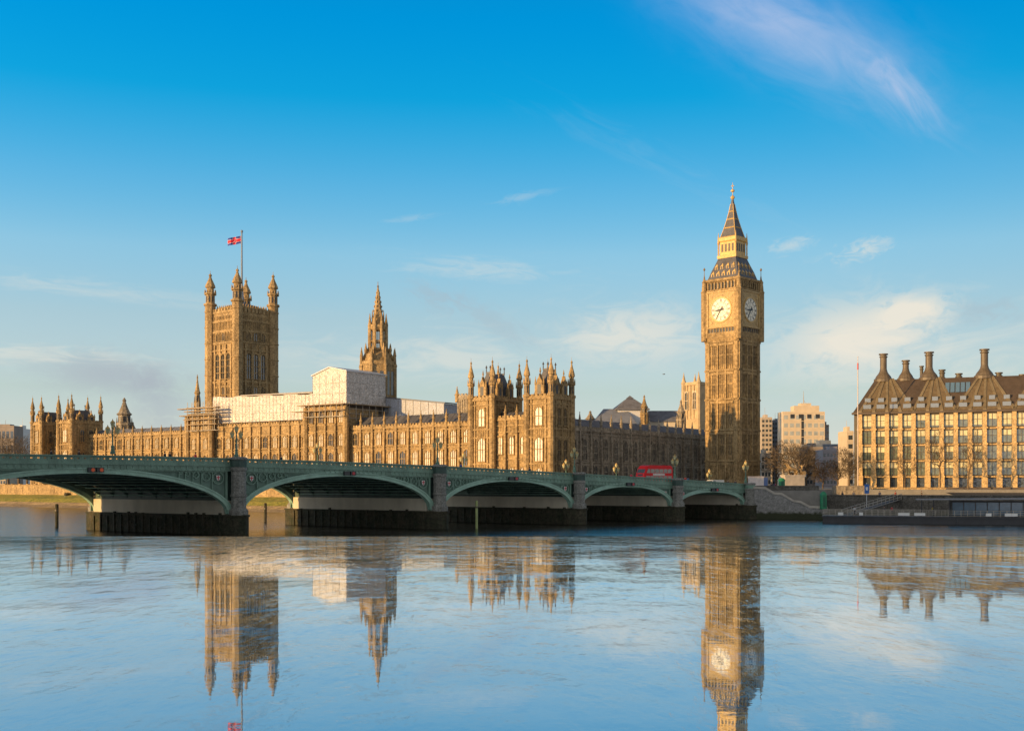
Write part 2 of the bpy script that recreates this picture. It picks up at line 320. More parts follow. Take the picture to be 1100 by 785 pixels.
# land behind the river wall
shore = [PAL.world(-16.0, 13), PAL.world(330, 13), (-900, 760), (-9000, 3000), (-9000, 12000), (9000, 12000), (9000, 60), (240, 262), (160, 288), (77, 297.5), (66.5, 249.5), (52.5, 253.6)]
g = MB(); n = len(shore); g.add([(x,y,GZ) for x,y in shore] + [(x,y,-3) for x,y in shore], [tuple(range(n))] + [(i,i+n,(i+1)%n+n,(i+1)%n) for i in range(n)])
tag(new('ground', g, PAVE), kind='structure')
# sloping foreshore under the palace
fs = MB(); a = [PAL.world(-6,13.2), PAL.world(330,13.2)]; b = [PAL.world(-6,30), PAL.world(330,44)]
def strip(mb, f, x0, x1, rows, nx=60):
    vs = []; fsx = []
    for i in range(nx+1):
        x = x0 + (x1-x0)*i/nx
        for j, (y, z) in enumerate(rows):
            jx = random.uniform(-.5,.5) if 0 < j < len(rows)-1 else 0; w = f.world(x, y + jx); vs.append((w[0], w[1], z + jx*.25))
    m_ = len(rows)
    for i in range(nx):
        for j in range(m_-1): fsx.append((i*m_+j,(i+1)*m_+j,(i+1)*m_+j+1,i*m_+j+1))
    mb.add(vs, fsx)
strip(fs, PAL, 8, 330, [(13.2,3.9),(16,3.4),(20,2.6),(23,1.5)]); tag(new('grass_bank', fs, GRASS), kind='structure')
fs = MB(); strip(fs, PAL, 4, 330, [(22.9,1.52),(25,.7),(29,.15),(32,-.3)]); tag(new('foreshore', fs, SAND), kind='structure')
rw = MB(); w0 = PAL
q = [PAL.world(-16,13.05), PAL.world(330,13.05), PAL.world(330,13.7), PAL.world(-16,13.7)]
rw.prism(q, -1, GZ+1.0)
q = [PAL.world(-16,12.9), PAL.world(330,12.9), PAL.world(330,13.9), PAL.world(-16,13.9)]
rw.prism(q, GZ+1.0, GZ+1.2)
for k in range(70):
    x = -14+k*4.9; rw.prism([PAL.world(x,12.2), PAL.world(x+.9,12.2), PAL.world(x+.9,13.1), PAL.world(x,13.1)][::-1], -1, GZ+1.45)
    if k % 2: rw.prism([PAL.world(x+2.2,13.62), PAL.world(x+3.3,13.62), PAL.world(x+3.3,13.8), PAL.world(x+2.2,13.8)], 4.2, GZ+.3)
tag(new('terrace_wall', rw, STONE), 'long pale stone terrace wall along the grassy bank below the palace', 'wall')

# ------------------------------------------------------------------ gothic kit
def window_mesh(w, h, mull=2, bars=1, d=.32, arch=True, t=.16):
    m = MB(); x0, x1 = -w/2, w/2
    m.box(x0-t, x0, 0, d, 0, h); m.box(x1, x1+t, 0, d, 0, h); m.box(x0-t*1.3, x1+t*1.3, 0, d+.12, -.22, 0); m.box(x0-t*1.3, x1+t*1.3, 0, d+.06, h, h+.22)
    for k in range(1, mull+1): xx = x0 + w*k/(mull+1); m.box(xx-.06, xx+.06, 0, d*.7, 0, h)
    for k in range(1, bars+1): zz = h*k/(bars+1); m.box(x0, x1, 0, d*.6, zz-.09, zz+.09)
    if arch:
        r = w/2; m.slab([(x0,h),(x0,h-r*.9),(x0+r*.25,h-r*.45),(x0+r*.6,h-r*.15),(0,h-.01),(0,h)], 0, d*.8); m.slab([(x1,h),(0,h),(0,h-.01),(x1-r*.6,h-r*.15),(x1-r*.25,h-r*.45),(x1,h-r*.9)], 0, d*.8)
    me = m.mesh('window'); recalc(me)
    p = MB().box(x0, x1, .0, .05, 0, h).mesh('pane'); recalc(p)
    return me, p
class Win:
    def __init__(s, w, h, frame, glass, **k):
        s.f, s.p = window_mesh(w, h, **k); s.f.materials.append(frame); s.p.materials.append(glass)
    def put(s, parent, x, y, z, rz=0.0):
        o = new('window', s.f, None, parent, (x,y,z), rz); new('pane', s.p, None, o, (0,0.004,0)); return o
def pinnacle_prof(r, h, z0=0):
    return [(r,z0),(r,z0+h*.42),(r*1.35,z0+h*.44),(r*1.3,z0+h*.49),(r*.85,z0+h*.53),(r*.62,z0+h*.68),(r*.36,z0+h*.82),(r*.16,z0+h*.92),(r*.34,z0+h*.94),(r*.3,z0+h*.965),(r*.05,z0+h)]
def buttress_mesh(z0, z1, w=.75, d=.8, pin=4.2):
    m = MB(); hh = z1 - z0
    m.box(-w/2, w/2, 0, d, z0, z0+hh*.45); m.box(-w*.42, w*.42, 0, d*.82, z0+hh*.45, z0+hh*.8); m.box(-w*.36, w*.36, 0, d*.62, z0+hh*.8, z1+.2)
    for f in (.2,.45,.8): m.box(-w*.55, w*.55, 0, d*1.08, z0+hh*f-.1, z0+hh*f+.12)
    me = m.mesh('buttress'); recalc(me)
    p = MB(); p.lathe(0, 0, pinnacle_prof(w*.52, pin), 8); pm = p.mesh('pinnacle'); recalc(pm)
    return me, pm
def battlement(mb, x0, x1, y0, y1, z, h=.9, step=1.1):
    n = max(1, int((x1-x0)/step)); s_ = (x1-x0)/n
    mb.box(x0, x1, y0, y1, z, z+h*.5)
    for k in range(n): mb.box(x0+s_*(k+.18), x0+s_*(k+.82), y0, y1, z+h*.5, z+h)
def gothic_range(root, x0, x1, y0, depth, z0, z1, bay, rows, stone, pin=4.0, roof=None, roofh=4.5, skip=lambda i: False, wins=None, pin_every=1, strings=(), pinskip=lambda i: False):
    m = MB(); m.box(x0, x1, y0-depth, y0, z0, z1)
    n = round((x1-x0)/bay); b_ = (x1-x0)/n
    for zz in strings: m.box(x0, x1, y0, y0+.28, zz-.16, zz+.16)
    m.box(x0, x1, y0-.3, y0+.4, z1-.35, z1); battlement(m, x0, x1, y0-.05, y0+.28, z1, .95, 1.15)
    # blind tracery ribs between the storeys
    for i in range(n):
        for k in range(1, 8):
            xx = x0+b_*i + b_*k/8
            for za, zb in zip((z0,)+tuple(strings), tuple(strings)+(z1-.35,)):
                if zb-za < 2.2: m.box(xx-.05, xx+.05, y0, y0+.12, za+.16, zb-.16)
    new('wall', m, stone, root)
    bm, pm = buttress_mesh(z0, z1, pin=pin); bm.materials.append(stone); pm.materials.append(stone)
    for i in range(n+1):
        o = new('buttress', bm, None, root, (x0+b_*i, y0, 0))
        if i % pin_every == 0 and not pinskip(x0+b_*i): new('pinnacle', pm, None, o, (0, .25, z1+.2))
    for r_, (zz, w_) in enumerate(rows):
        for i in range(n):
            xc = x0+b_*(i+.5)
            if not skip(xc): w_(i).put(root, xc, y0, zz)
    if roof:
        rm = MB(); yb = y0-depth; ym = y0-depth*.5; e = .8
        rm.add([(x0,y0-e,z1),(x1,y0-e,z1),(x1,yb+e,z1),(x0,yb+e,z1),(x0+.4,y0-depth*.36,z1+roofh),(x1-.4,y0-depth*.36,z1+roofh),(x1-.4,yb+depth*.36,z1+roofh),(x0+.4,yb+depth*.36,z1+roofh)],
               [(0,1,5,4),(1,2,6,5),(2,3,7,6),(3,0,4,7),(4,5,6,7),(0,3,2,1)])
        for k in range(int((x1-x0)/2.3)):             # roof ribs and small dormers
            xx = x0+1+k*2.3; rm.add([(xx,y0-e+.05,z1),(xx+.18,y0-e+.05,z1),(xx+.18,y0-depth*.36,z1+roofh+.15),(xx,y0-depth*.36,z1+roofh+.15)], [(0,1,2,3)])
        new('roof', rm, roof, root)
    return n, b_
def turret(parent, x, y, z0, ztop, r, zcap, stone, name='turret'):
    m = MB(); h = ztop - zcap
    prof = [(r*1.12,z0),(r*1.12,z0+.8),(r,z0+1)]
    k = z0+6
    while k < zcap-2: prof += [(r,k),(r*1.1,k+.15),(r*1.1,k+.45),(r,k+.6)]; k += 6.2
    prof += [(r,zcap-.3),(r*1.25,zcap),(r*1.22,zcap+h*.05),(r*.86,zcap+h*.06),(r*.86,zcap+h*.30),(r*1.15,zcap+h*.32),(r*1.1,zcap+h*.36),
             (r*.7,zcap+h*.38),(r*.68,zcap+h*.50),(r*.98,zcap+h*.52),(r*.9,zcap+h*.58),(r*.66,zcap+h*.66),(r*.34,zcap+h*.76),(r*.18,zcap+h*.84),(r*.32,zcap+h*.86),(r*.26,zcap+h*.89),(r*.05,zcap+h*.92),(r*.03,zcap+h)]
    m.lathe(x, y, prof, 8)
    for a in range(8):
        an = a*math.pi/4 + math.pi/8; m.lathe(x+r*1.0*math.cos(an), y+r*1.0*math.sin(an), [(.1*r,zcap+h*.30),(.12*r,zcap+h*.38),(.02*r,zcap+h*.47)], 4)
    o = new(name, m, stone, parent)
    d = MB()
    for a in range(8):                                # dark slits of the open stage
        an = a*math.pi/4; c, s_ = math.cos(an), math.sin(an); rr = r*.86*math.cos(math.pi/8)+.015; hw = r*.16
        d.add([(x+c*rr-s_*u*hw, y+s_*rr+c*u*hw, z) for z in (zcap+h*.09, zcap+h*.27) for u in (-1,1)], [(0,1,3,2)])
    new('opening', d, BLACK, o)
    return o
def steep_roof(parent, x0, x1, y0, y1, z0, h, inset, m, crest=True):
    rm = MB(); i = inset
    rm.add([(x0,y0,z0),(x1,y0,z0),(x1,y1,z0),(x0,y1,z0),(x0+i,y0+i,z0+h),(x1-i,y0+i,z0+h),(x1-i,y1-i,z0+h),(x0+i,y1-i,z0+h)],
           [(0,1,5,4),(1,2,6,5),(2,3,7,6),(3,0,4,7),(4,5,6,7),(0,3,2,1)])
    if crest:
        rm.box(x0+i-.1,x1-i+.1,y0+i-.1,y0+i,z0+h,z0+h+.5); rm.box(x0+i-.1,x1-i+.1,y1-i,y1-i+.1,z0+h,z0+h+.5)
        for a in (x0+i, x1-i):
            for b_ in (y0+i, y1-i): rm.lathe(a, b_, [(.15,z0+h),(.12,z0+h+1.5),(.3,z0+h+1.6),(.02,z0+h+2.3)], 6)
    return new('roof', rm, m, parent)
def dormer(parent, x, y, z, w, h, rz, stone):
    m = MB(); m.slab([(-w/2,0),(w/2,0),(w/2,h*.5),(w*.32,h*.56),(w*.3,h*.72),(w*.08,h*.86),(0,h),(-w*.08,h*.86),(-w*.3,h*.72),(-w*.32,h*.56),(-w/2,h*.5)], -.9, .1)
    m.lathe(0, -.4, [(.16,h*.9),(.12,h*1.05),(.26,h*1.1),(.02,h*1.3)], 6)
    for s_ in (-1,1): m.lathe(s_*w/2, -.1, [(.2,0),(.2,h*.55),(.3,h*.58),(.03,h*.9)], 6)
    o = new('dormer', m, stone, parent, (x,y,z), rz)
    new('opening', MB().box(-w*.22,w*.22,.1,.13,h*.1,h*.55), BLACK, o); return o

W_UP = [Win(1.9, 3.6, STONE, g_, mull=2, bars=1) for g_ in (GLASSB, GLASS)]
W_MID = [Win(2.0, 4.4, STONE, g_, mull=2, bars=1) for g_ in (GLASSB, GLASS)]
W_LOW = Win(1.8, 3.2, STONE, GLASS, mull=1, bars=1)
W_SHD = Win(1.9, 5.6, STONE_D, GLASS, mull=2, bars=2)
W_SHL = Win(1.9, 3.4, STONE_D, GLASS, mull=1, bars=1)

# ------------------------------------------------------------------ palace
TZ = {}
xA1, xA0 = PAL.x_at(566), 0.0
shade_w = 10.5
zc = PAL.z_at(426, 0)
def pavilion(label, xa, xb, y0, dep, ztop, zcorn, group, roofh, xfaces=True, r=.9):
    root = thing('gothic_pavilion', label, 'palace pavilion', (*PAL.world(xa, y0), 0), PAL.rz, group)
    w = xb - xa; m = MB(); m.box(0, w, -dep, 0, GZ, zcorn)
    H_ = zcorn - GZ
    sr = (GZ+H_*.28, GZ+H_*.57, GZ+H_*.66, GZ+H_*.93)
    for zz in sr: m.box(-.25, w+.25, -dep-.25, .25, zz-.18, zz+.18)
    m.box(-.45, w+.45, -dep-.45, .45, zcorn-.5, zcorn)
    battlement(m, 0, w, -.1, .3, zcorn); battlement(m, 0, w, -dep-.3, -dep+.1, zcorn)
    nb = int(dep/1.1); s_ = dep/nb
    m.box(-.3, .1, -dep, 0, zcorn, zcorn+.45)
    for k in range(nb): m.box(-.3, .1, -dep+s_*(k+.18), -dep+s_*(k+.82), zcorn+.45, zcorn+.9)
    for zz0, zz1 in ((sr[1],sr[2]),(sr[2]+.2,sr[2]+1.2),(sr[0]-1.2,sr[0])):   # blind panelling
        for k in range(1, int(w/.6)): m.box(k*.6-.06, k*.6+.06, 0, .13, zz0+.18, zz1-.18)
        for k in range(1, int(dep/.6)): m.box(-.13, 0, -k*.6-.06, -k*.6+.06, zz0+.18, zz1-.18)
    for xx in (w*.2, w*.8): m.box(xx-.2, xx+.2, 0, .3, GZ, zcorn-.5)
    for yy in (-dep*.2, -dep*.5, -dep*.8): m.box(-.3, 0, yy-.2, yy+.2, GZ, zcorn-.5)
    new('wall', m, STONE, root)
    for x in (0, w):
        for y in (0, -dep): turret(root, x, y, GZ, ztop, r, zcorn+.3, STONE)
    steep_roof(root, 1.0, w-1.0, -dep+1.0, -1.0, zcorn, roofh, min(w,dep)*.27, ROOF)
    dormer(root, w/2, -.2, zcorn, w*.34, roofh*.85, 0, STONE)
    dormer(root, .2, -dep*.3, zcorn, w*.30, roofh*.8, R(90), STONE); dormer(root, .2, -dep*.7, zcorn, w*.30, roofh*.8, R(90), STONE)
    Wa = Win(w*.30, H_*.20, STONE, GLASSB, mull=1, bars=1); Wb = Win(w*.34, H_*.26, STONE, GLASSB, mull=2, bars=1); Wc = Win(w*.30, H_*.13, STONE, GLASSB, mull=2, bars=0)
    Wa.put(root, w/2, .02, sr[2]+.9); Wb.put(root, w/2, .02, sr[0]+.7); Wc.put(root, w/2, .02, GZ+H_*.1)
    Sa = Win(dep*.15, H_*.19, STONE, GLASS, mull=1, bars=1); Sb = Win(dep*.16, H_*.24, STONE, GLASS, mull=1, bars=1)
    if xfaces:
        for yy in (-dep*.35, -dep*.65):
            Sa.put(root, -.02, yy, sr[2]+.9, R(90)); Sb.put(root, -.02, yy, sr[0]+.7, R(90)); Sb.put(root, -.02, yy, GZ+.8, R(90))
    return root
grp = 'turreted pavilions on the palace river front'
A = pavilion('nearest turreted palace pavilion, its right side in shade, beside the long grey range', 0, xA1, 0, 9.6, PAL.z_at(380, 0), PAL.z_at(426, 0), grp, 7.2)
xB0, xB1 = PAL.x_at(529), PAL.x_at(506)
Bp = pavilion('second turreted palace pavilion, just left of the low three-window link', xB0, xB1, 0, 12.2, PAL.z_at(383, xB0), PAL.z_at(428, xB0), grp, 7.0)
# link between them
lk = thing('gothic_link_range', 'low sunlit three-window range between the two nearest pavilions', 'palace range', (*PAL.world(xA1, -1.0), 0), PAL.rz)
zl = PAL.z_at(449, xA1)
gothic_range(lk, 0, xB0-xA1, 0, 9, GZ, zl, (xB0-xA1)/3, [(PAL.z_at(487, xA1), lambda i: Win(1.5, 4.6, STONE, GLASSB, mull=1, bars=1)), (GZ+3.0, lambda i: Win(1.5, 2.8, STONE, GLASSB, mull=1, bars=1))],
             STONE, pin=3.6, roof=ROOF, roofh=2.0, strings=(PAL.z_at(493, xA1), PAL.z_at(463, xA1), PAL.z_at(456, xA1)))
# turret cluster left of the second pavilion
# main river range
WY = -7.0
xR0 = xB1; xS = PAL.x_at(77, 0)                        # south pavilion near corner
xCa, xCb = PAL.x_at(376, WY), PAL.x_at(333, WY)        # scaffolded centre block
xDa, xDb = PAL.x_at(231, WY), PAL.x_at(206, WY)
zr = PAL.z_at(457, PAL.x_at(470, WY), WY)
rv = thing('gothic_river_range', 'long sunlit river front of the palace with rows of buttresses and tall windows', 'palace range', (*PAL.world(0, WY), 0), PAL.rz)
rnd = random.Random(3)
def pick(arr): return lambda i: arr[0] if rnd.random() < .72 else arr[1]
hid = lambda x: xCa-1 < x < xCb+1 or xDa-1 < x < xDb+1
gothic_range(rv, xR0, xCa, 0, 13, GZ, zr, 4.6, [(zr-5.0, pick(W_UP)), (zr-11.4, pick(W_MID))], STONE, pin=4.4, roof=ROOF, roofh=3.6, strings=(GZ+4.6, zr-11.9, zr-6.2, zr-5.4, zr-1.1), skip=hid)
zr2 = PAL.z_at(454, PAL.x_at(300, WY), WY)-.6
gothic_range(rv, xCb, xDa, 0, 13, GZ, zr2, 4.6, [(zr-5.0, pick(W_UP)), (zr-11.4, pick(W_MID))], STONE, pin=1.2, roof=None, strings=(GZ+4.6, zr-11.9, zr-6.2, zr-5.4, zr-1.1), skip=hid)
zr3 = PAL.z_at(467, PAL.x_at(150, WY), WY)
gothic_range(rv, xDb, xS, 0, 13, GZ, zr3, 5.2, [(zr3-4.9, pick(W_UP)), (zr3-11.2, pick(W_MID))], STONE, pin=3.0, roof=ROOFP, roofh=2.6, strings=(GZ+4.6, zr3-11.7, zr3-6.1, zr3-5.3, zr3-1.1))
# centre blocks rising above the range
def centre_block(label, xa, xb, ztop, yout, nbay):
    c = thing('gothic_centre_block', label, 'palace block', (*PAL.world(xa, WY+yout), 0), PAL.rz)
    gothic_range(c, 0, xb-xa, 0, 14, GZ, ztop, (xb-xa)/nbay, [(ztop-4.3, pick(W_UP)), (zr-5.0, pick(W_UP)), (zr-11.4, pick(W_MID))], STONE, pin=.8, strings=(GZ+4.6, zr-11.9, zr-5.6, zr-.6, ztop-5.0))
    for x in (0, xb-xa): c2 = MB().lathe(x, .3, [(1.0,GZ),(1.0,ztop-2),(1.15,ztop-1.8),(1.0,ztop-1.6),(.9,ztop+.4)], 8); new('turret', c2, STONE, c)
    return c
centre_block('taller centre block of the river front under the white gabled shelter', xCa, xCb, PAL.z_at(438, xCa, WY), 1.5, 4)
centre_block('taller block at the left end of the long white sheeting, wrapped in scaffolding', xDa, xDb, PAL.z_at(447, xDa, WY), 1.5, 2)
# small turret block behind, left of the second pavilion
sb = thing('stair_turret', 'small square stair turret with corner pinnacle left of the second pavilion', 'turret', (*PAL.world(PAL.x_at(506,-12), -12), 0), PAL.rz)
wS = PAL.x_at(491,-12)-PAL.x_at(506,-12); zs_ = PAL.z_at(426, PAL.x_at(498,-12), -12)
m = MB(); m.box(0,wS,-5,0,GZ,zs_); m.box(-.2,wS+.2,-5.2,.2,zs_-.6,zs_); battlement(m,0,wS,-.2,.1,zs_)
for k in range(1,8): m.box(wS*k/8-.1,wS*k/8+.1,0,.2,zs_-6,zs_-.8)
new('wall', m, STONE_D, sb); new('pinnacle', MB().lathe(wS,0,pinnacle_prof(.6,4.5,zs_-1.5),8), STONE, sb)
# south pavilions
xE0, xE1 = PAL.x_at(77), PAL.x_at(63)
zct = PAL.z_at(453, xE0)
pavilion('far pavilion at the palace south end, nearer of the two, with a shaded right side', xE0, xE1, 0, 12, PAL.z_at(421, xE0), zct, grp, 4.6, r=.82)
xF0, xF1 = PAL.x_at(44.5), PAL.x_at(35)
pavilion('last turreted pavilion at the far left end of the palace', xF0, xF1, 0, 11, PAL.z_at(424, xF0), PAL.z_at(455, xF0), grp, 4.6, r=.82)
lk2 = thing('gothic_link_range', 'small link range between the two far left pavilions', 'palace range', (*PAL.world(xE1, -5.0), 0), PAL.rz)
gothic_range(lk2, 0, xF0-xE1, 0, 8, GZ, PAL.z_at(468, xE1), (xF0-xE1)/4, [(GZ+11, pick(W_UP)), (GZ+5, pick(W_MID))], STONE, pin=3.2, roof=ROOF, roofh=4, strings=(GZ+4.2, GZ+10.2))
# north range, in shade
exN = PAL.world(1.2, -9.6)
NLEN = 92.0
far = PAL.world(1.2, -9.6-NLEN)
NR = Frame(far[0], far[1], PAL.rz + R(90))
nr = thing('gothic_north_range', 'long shaded grey stone range running from the corner pavilion to the clock tower', 'palace range', (far[0], far[1], 0), NR.rz)
xm = NR.x_at(690); zn = NR.z_at(466, xm)
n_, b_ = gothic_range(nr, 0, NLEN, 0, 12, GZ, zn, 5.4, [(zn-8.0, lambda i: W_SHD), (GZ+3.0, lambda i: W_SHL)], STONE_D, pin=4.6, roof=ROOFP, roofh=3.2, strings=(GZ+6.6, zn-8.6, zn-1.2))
for i in range(n_):                                   # paired narrow lights beside the big ones, as relief
    pass

# ------------------------------------------------------------------ clock tower
CT = Frame(65.7, 335.0, R(180-43.7)); SC_T = .27
def cz(py): return EYE + (HY-py)*340/F
ct = thing('clock_tower', 'tall gothic clock tower with gilded dials, its lower part in shadow', 'clock tower', (CT.X, CT.Y, 0), CT.rz)
S = 11.05                                             # near corner at origin, tower spans x 0..S, y 0..-S
cx, cy = S/2, -S/2
m = MB(); m.sq(cx, cy, [(S/2,GZ-.1),(S/2,cz(363))])
zsC = [cz(495), cz(462), cz(429), cz(398), cz(367)]
for zz in zsC: m.sq(cx, cy, [(S/2+.05,zz-.5),(S/2+.45,zz-.3),(S/2+.45,zz+.1),(S/2+.1,zz+.4)])
m.sq(cx, cy, [(S/2+.35,GZ),(S/2+.35,GZ+2.2),(S/2+.1,GZ+2.8)])
def face_xy(face, s_, o_):                            # s_ along the face from its left end seen from outside (0..S), o_ outwards
    return [(S-s_, o_), (-o_, -(S-s_)), (s_, -S-o_), (S+o_, -s_)][face]
def fbox(mb, face, s0, s1, o0, o1, z0, z1):
    a = face_xy(face, s0, o0); b = face_xy(face, s1, o1); mb.box(min(a[0],b[0]), max(a[0],b[0]), min(a[1],b[1]), max(a[1],b[1]), z0, z1)
for f in range(4):
    lv = [GZ+2.8] + zsC
    for z0_, z1_ in zip(lv, lv[1:]):
        fbox(m, f, 0, 1.35, 0, .45, z0_, z1_); fbox(m, f, S-1.35, S, 0, .45, z0_, z1_)
        for k in range(0, 4):                         # the strong vertical ribs
            s_ = 1.35 + (S-2.7)*k/3
            if 0 < k < 3: fbox(m, f, s_-.28, s_+.28, 0, .5, z0_, z1_)
        for k in range(0, 13):
            s_ = 1.35 + (S-2.7)*k/12; fbox(m, f, s_-.08, s_+.08, 0, .18, z0_+.3, z1_-.3)
        for q_ in (.5,): fbox(m, f, 1.35, S-1.35, 0, .14, z0_+(z1_-z0_)*q_, z0_+(z1_-z0_)*q_+.35)
        for k in range(3):                            # cusped panel heads
            s_ = 1.35 + (S-2.7)*(k+.5)/3; fbox(m, f, s_-1.2, s_+1.2, 0, .4, z1_-1.3, z1_-.5)
new('shaft', m, STONE_T, ct)
wsl = MB().box(-.28,.28,0,.06,0,1); 
slit_mesh = MB().box(-.08,.08,.0,.05,0,4.4).mesh('window'); slit_mesh.materials.append(mat('narrow_dark_light', (.07,.055,.04), .7)); recalc(slit_mesh)
for f in (0, 1):
    for z0_, z1_ in zip(zsC, zsC[1:]):
        for k in range(3):
            for e in (-.35, .35):
                s_ = 1.35 + (S-2.7)*(k+.5)/3 + e; a = face_xy(f, s_, .02)
                o = new('window', slit_mesh, None, ct, (a[0], a[1], z0_+ (z1_-z0_)*.12+.6), [0, R(90)][f]); o.scale = (1,1,(z1_-z0_)*.66/4.4)
# clock stage
S2 = 11.95; m = MB()
m.sq(cx, cy, [(S/2,cz(368)),(S2/2+.1,cz(363)),(S2/2+.3,cz(359)),(S2/2,cz(357)),(S2/2,cz(314)),(S2/2+.35,cz(312.6)),(S2/2+.35,cz(311.6)),(S2/2-.35,cz(310.8)),(S2/2-.35,cz(303.5)),(S2/2+.15,cz(302)),(S2/2+.25,cz(300)),(S2/2-.9,cz(298.8))])
e = (S2-S)/2
for f in range(4):
    for s0, s1 in ((-e,1.0),(S-1.0,S+e)): fbox(m, f, s0, s1, e, e+.38, cz(363), cz(312))
    for k in range(10):
        s_ = 1.0+(S-2.0)*k/9; fbox(m, f, s_-.1, s_+.1, e, e+.22, cz(358), cz(353))
    fbox(m, f, 1, S-1, e, e+.3, cz(353), cz(351.8))
    for k in range(9):
        s_ = .9+(S-1.8)*k/8; fbox(m, f, s_-.18, s_+.18, e-.34, e+.1, cz(310.8), cz(303.5))
new('clock_stage', m, STONE_T, ct)
arc = MB()
for f in range(4): fbox(arc, f, 1.0, S-1.0, e-.33, e-.30, cz(310.4), cz(304.2)); fbox(arc, f, 1.2, S-1.2, e+.01, e+.05, cz(357.5), cz(353.4))
new('belfry_opening', arc, BLACK, ct)
for x in (0, S):                                      # corner pinnacles of the clock stage
    for y in (0, -S):
        px_, py_ = x + (e if x else -e), y + (-e if y else e)
        m = MB(); m.lathe(px_, py_, [(.95,cz(366)),(.95,cz(314)),(1.1,cz(313)),(.8,cz(311)),(.62,cz(303)),(.75,cz(302)),(.3,cz(299)),(.09,cz(294)),(.08,cz(289.5)),(.3,cz(288.7)),(.3,cz(287.6)),(.05,cz(286))], 8)
        new('corner_pinnacle', m, STONE_T, ct)
DR = 3.4; DZ = cz(333.5)
def clock_face(f):
    pos = face_xy(f, S/2, e); rz = [0, R(90), R(180), R(-90)][f]
    fm = MB(); h = 5.0
    fm.box(-4.75,4.75,0,.16,-h-.25,h+.55)
    DGOLD = mat('dull_gilded_stone', (.50,.345,.14), .6, .35, 1.2, .4, 3)
    o = new('clock_face', fm, DGOLD, ct, (pos[0], pos[1], DZ), rz)
    sp = MB(); sp.box(-4.75,4.75,.16,.40,h+.1,h+.55); sp.box(-4.75,4.75,.16,.40,-h-.25,-h+.15); sp.box(-4.75,-4.35,.16,.40,-h,h); sp.box(4.35,4.75,.16,.40,-h,h)
    for a in (-1,1):
        for b in (-1,1): sp.disc((a*3.45, b*3.7), .55, .16, .26, 8)
    new('frame', sp, DGOLD, o)
    new('dial', MB().disc((0,0), DR, .17, .24, 40), DIAL, o)
    rg = MB()
    def ringm(mb, r0, r1, y0, y1, n=48):
        vs = []
        for k in range(n):
            a = 2*math.pi*k/n
            for r, y in ((r0,y0),(r1,y0),(r1,y1),(r0,y1)): vs.append((r*math.cos(a), y, r*math.sin(a)))
        mb.add(vs, [(k*4+j, ((k+1)%n)*4+j, ((k+1)%n)*4+(j+1)%4, k*4+(j+1)%4) for k in range(n) for j in range(4)])
    ringm(rg, DR, DR+.32, .16, .36); new('ring', rg, GOLD, o)
    nm = MB(); ringm(nm, DR-.20, DR-.12, .22, .27); ringm(nm, DR*.62, DR*.65, .22, .27); ringm(nm, .9, .98, .22, .27, 24)
    for k in range(12):                               # hour strokes: I II III ... as groups of bars turned to face the centre
        a = math.pi/2 - 2*math.pi*k/12; cnt = [3,1,2,3,3,2,2,3,4,3,2,2][k]
        for q_ in range(cnt):
            off = (q_-(cnt-1)/2)*.22; ux, uz = math.cos(a), math.sin(a); r0, r1 = DR*.70, DR*.90; vx, vz = -uz, ux
            ps = [(ux*r0+vx*(off-.05), uz*r0+vz*(off-.07)), (ux*r1+vx*(off-.07), uz*r1+vz*(off-.07)), (ux*r1+vx*(off+.07), uz*r1+vz*(off+.07)), (ux*r0+vx*(off+.07), uz*r0+vz*(off+.07))]
            nm.slab(ps, .22, .27)
        ux, uz = math.cos(a), math.sin(a); nm.tube((ux*1.0,.25,uz*1.0),(ux*DR*.62,.25,uz*DR*.62),.035,.035,4)
    new('numerals', nm, BLACK, o)
    def hand(ang, ln, w, nme):
        # seen from outside x runs left, so clock angles are mirrored
        a = math.pi/2 + R(ang); ux, uz = math.cos(a), math.sin(a); vx, vz = -uz, ux
        ps = [(-ux*.9+vx*w, -uz*.9+vz*w), (-ux*.9-vx*w, -uz*.9-vz*w), (ux*ln*.6-vx*w*.8, uz*ln*.6-vz*w*.8), (ux*ln, uz*ln), (ux*ln*.6+vx*w*.8, uz*ln*.6+vz*w*.8)]
        new(nme, MB().slab(ps, .30, .36), BLACK, o)
    hand(262, 2.2, .30, 'hour_hand'); hand(213, 3.35, .17, 'minute_hand')
for f in (0, 1): clock_face(f)
# roof, lantern, spire
m = MB(); m.sq(cx, cy, [(5.35,cz(300)),(5.15,cz(298)),(4.55,cz(291)),(3.75,cz(283.5)),(3.05,cz(276.5))]); rf = new('roof', m, ROOF, ct)
for f in range(4):
    for (hw, zz, n, ww) in ((4.75, 294.5, 5, .5), (4.05, 286.5, 4, .42)):
        for k in range(n):
            dm = MB(); dg = MB(); s_ = S/2 + (k-(n-1)/2)*hw*2/(n+.2); off = -(S/2-hw)
            fbox(dg, f, s_-ww, s_+ww, off-1.2, off+.28, cz(zz+3), cz(zz-1.2)); fbox(dm, f, s_-ww*.6, s_+ww*.6, off+.28, off+.31, cz(zz+2.6), cz(zz-.8))
            a = face_xy(f, s_, off-.3); dg.lathe(a[0], a[1], [(ww*1.3,cz(zz-1.2)),(.03,cz(zz-4.2))], 4)
            dd = new('dormer', dg, GOLD, ct); new('opening', dm, BLACK, dd)
m = MB(); m.sq(cx, cy, [(3.25,cz(276.5)),(3.3,cz(273.5)),(2.72,cz(272.8)),(2.72,cz(259)),(3.0,cz(257.5)),(3.05,cz(254)),(2.5,cz(252.6))])
for x in (-1,1):
    for y in (-1,1): m.lathe(cx+x*3.0, cy+y*3.0, [(.22,cz(275)),(.2,cz(262)),(.34,cz(260)),(.03,cz(248))], 6)
ln = new('lantern', m, GOLD, ct); am = MB()
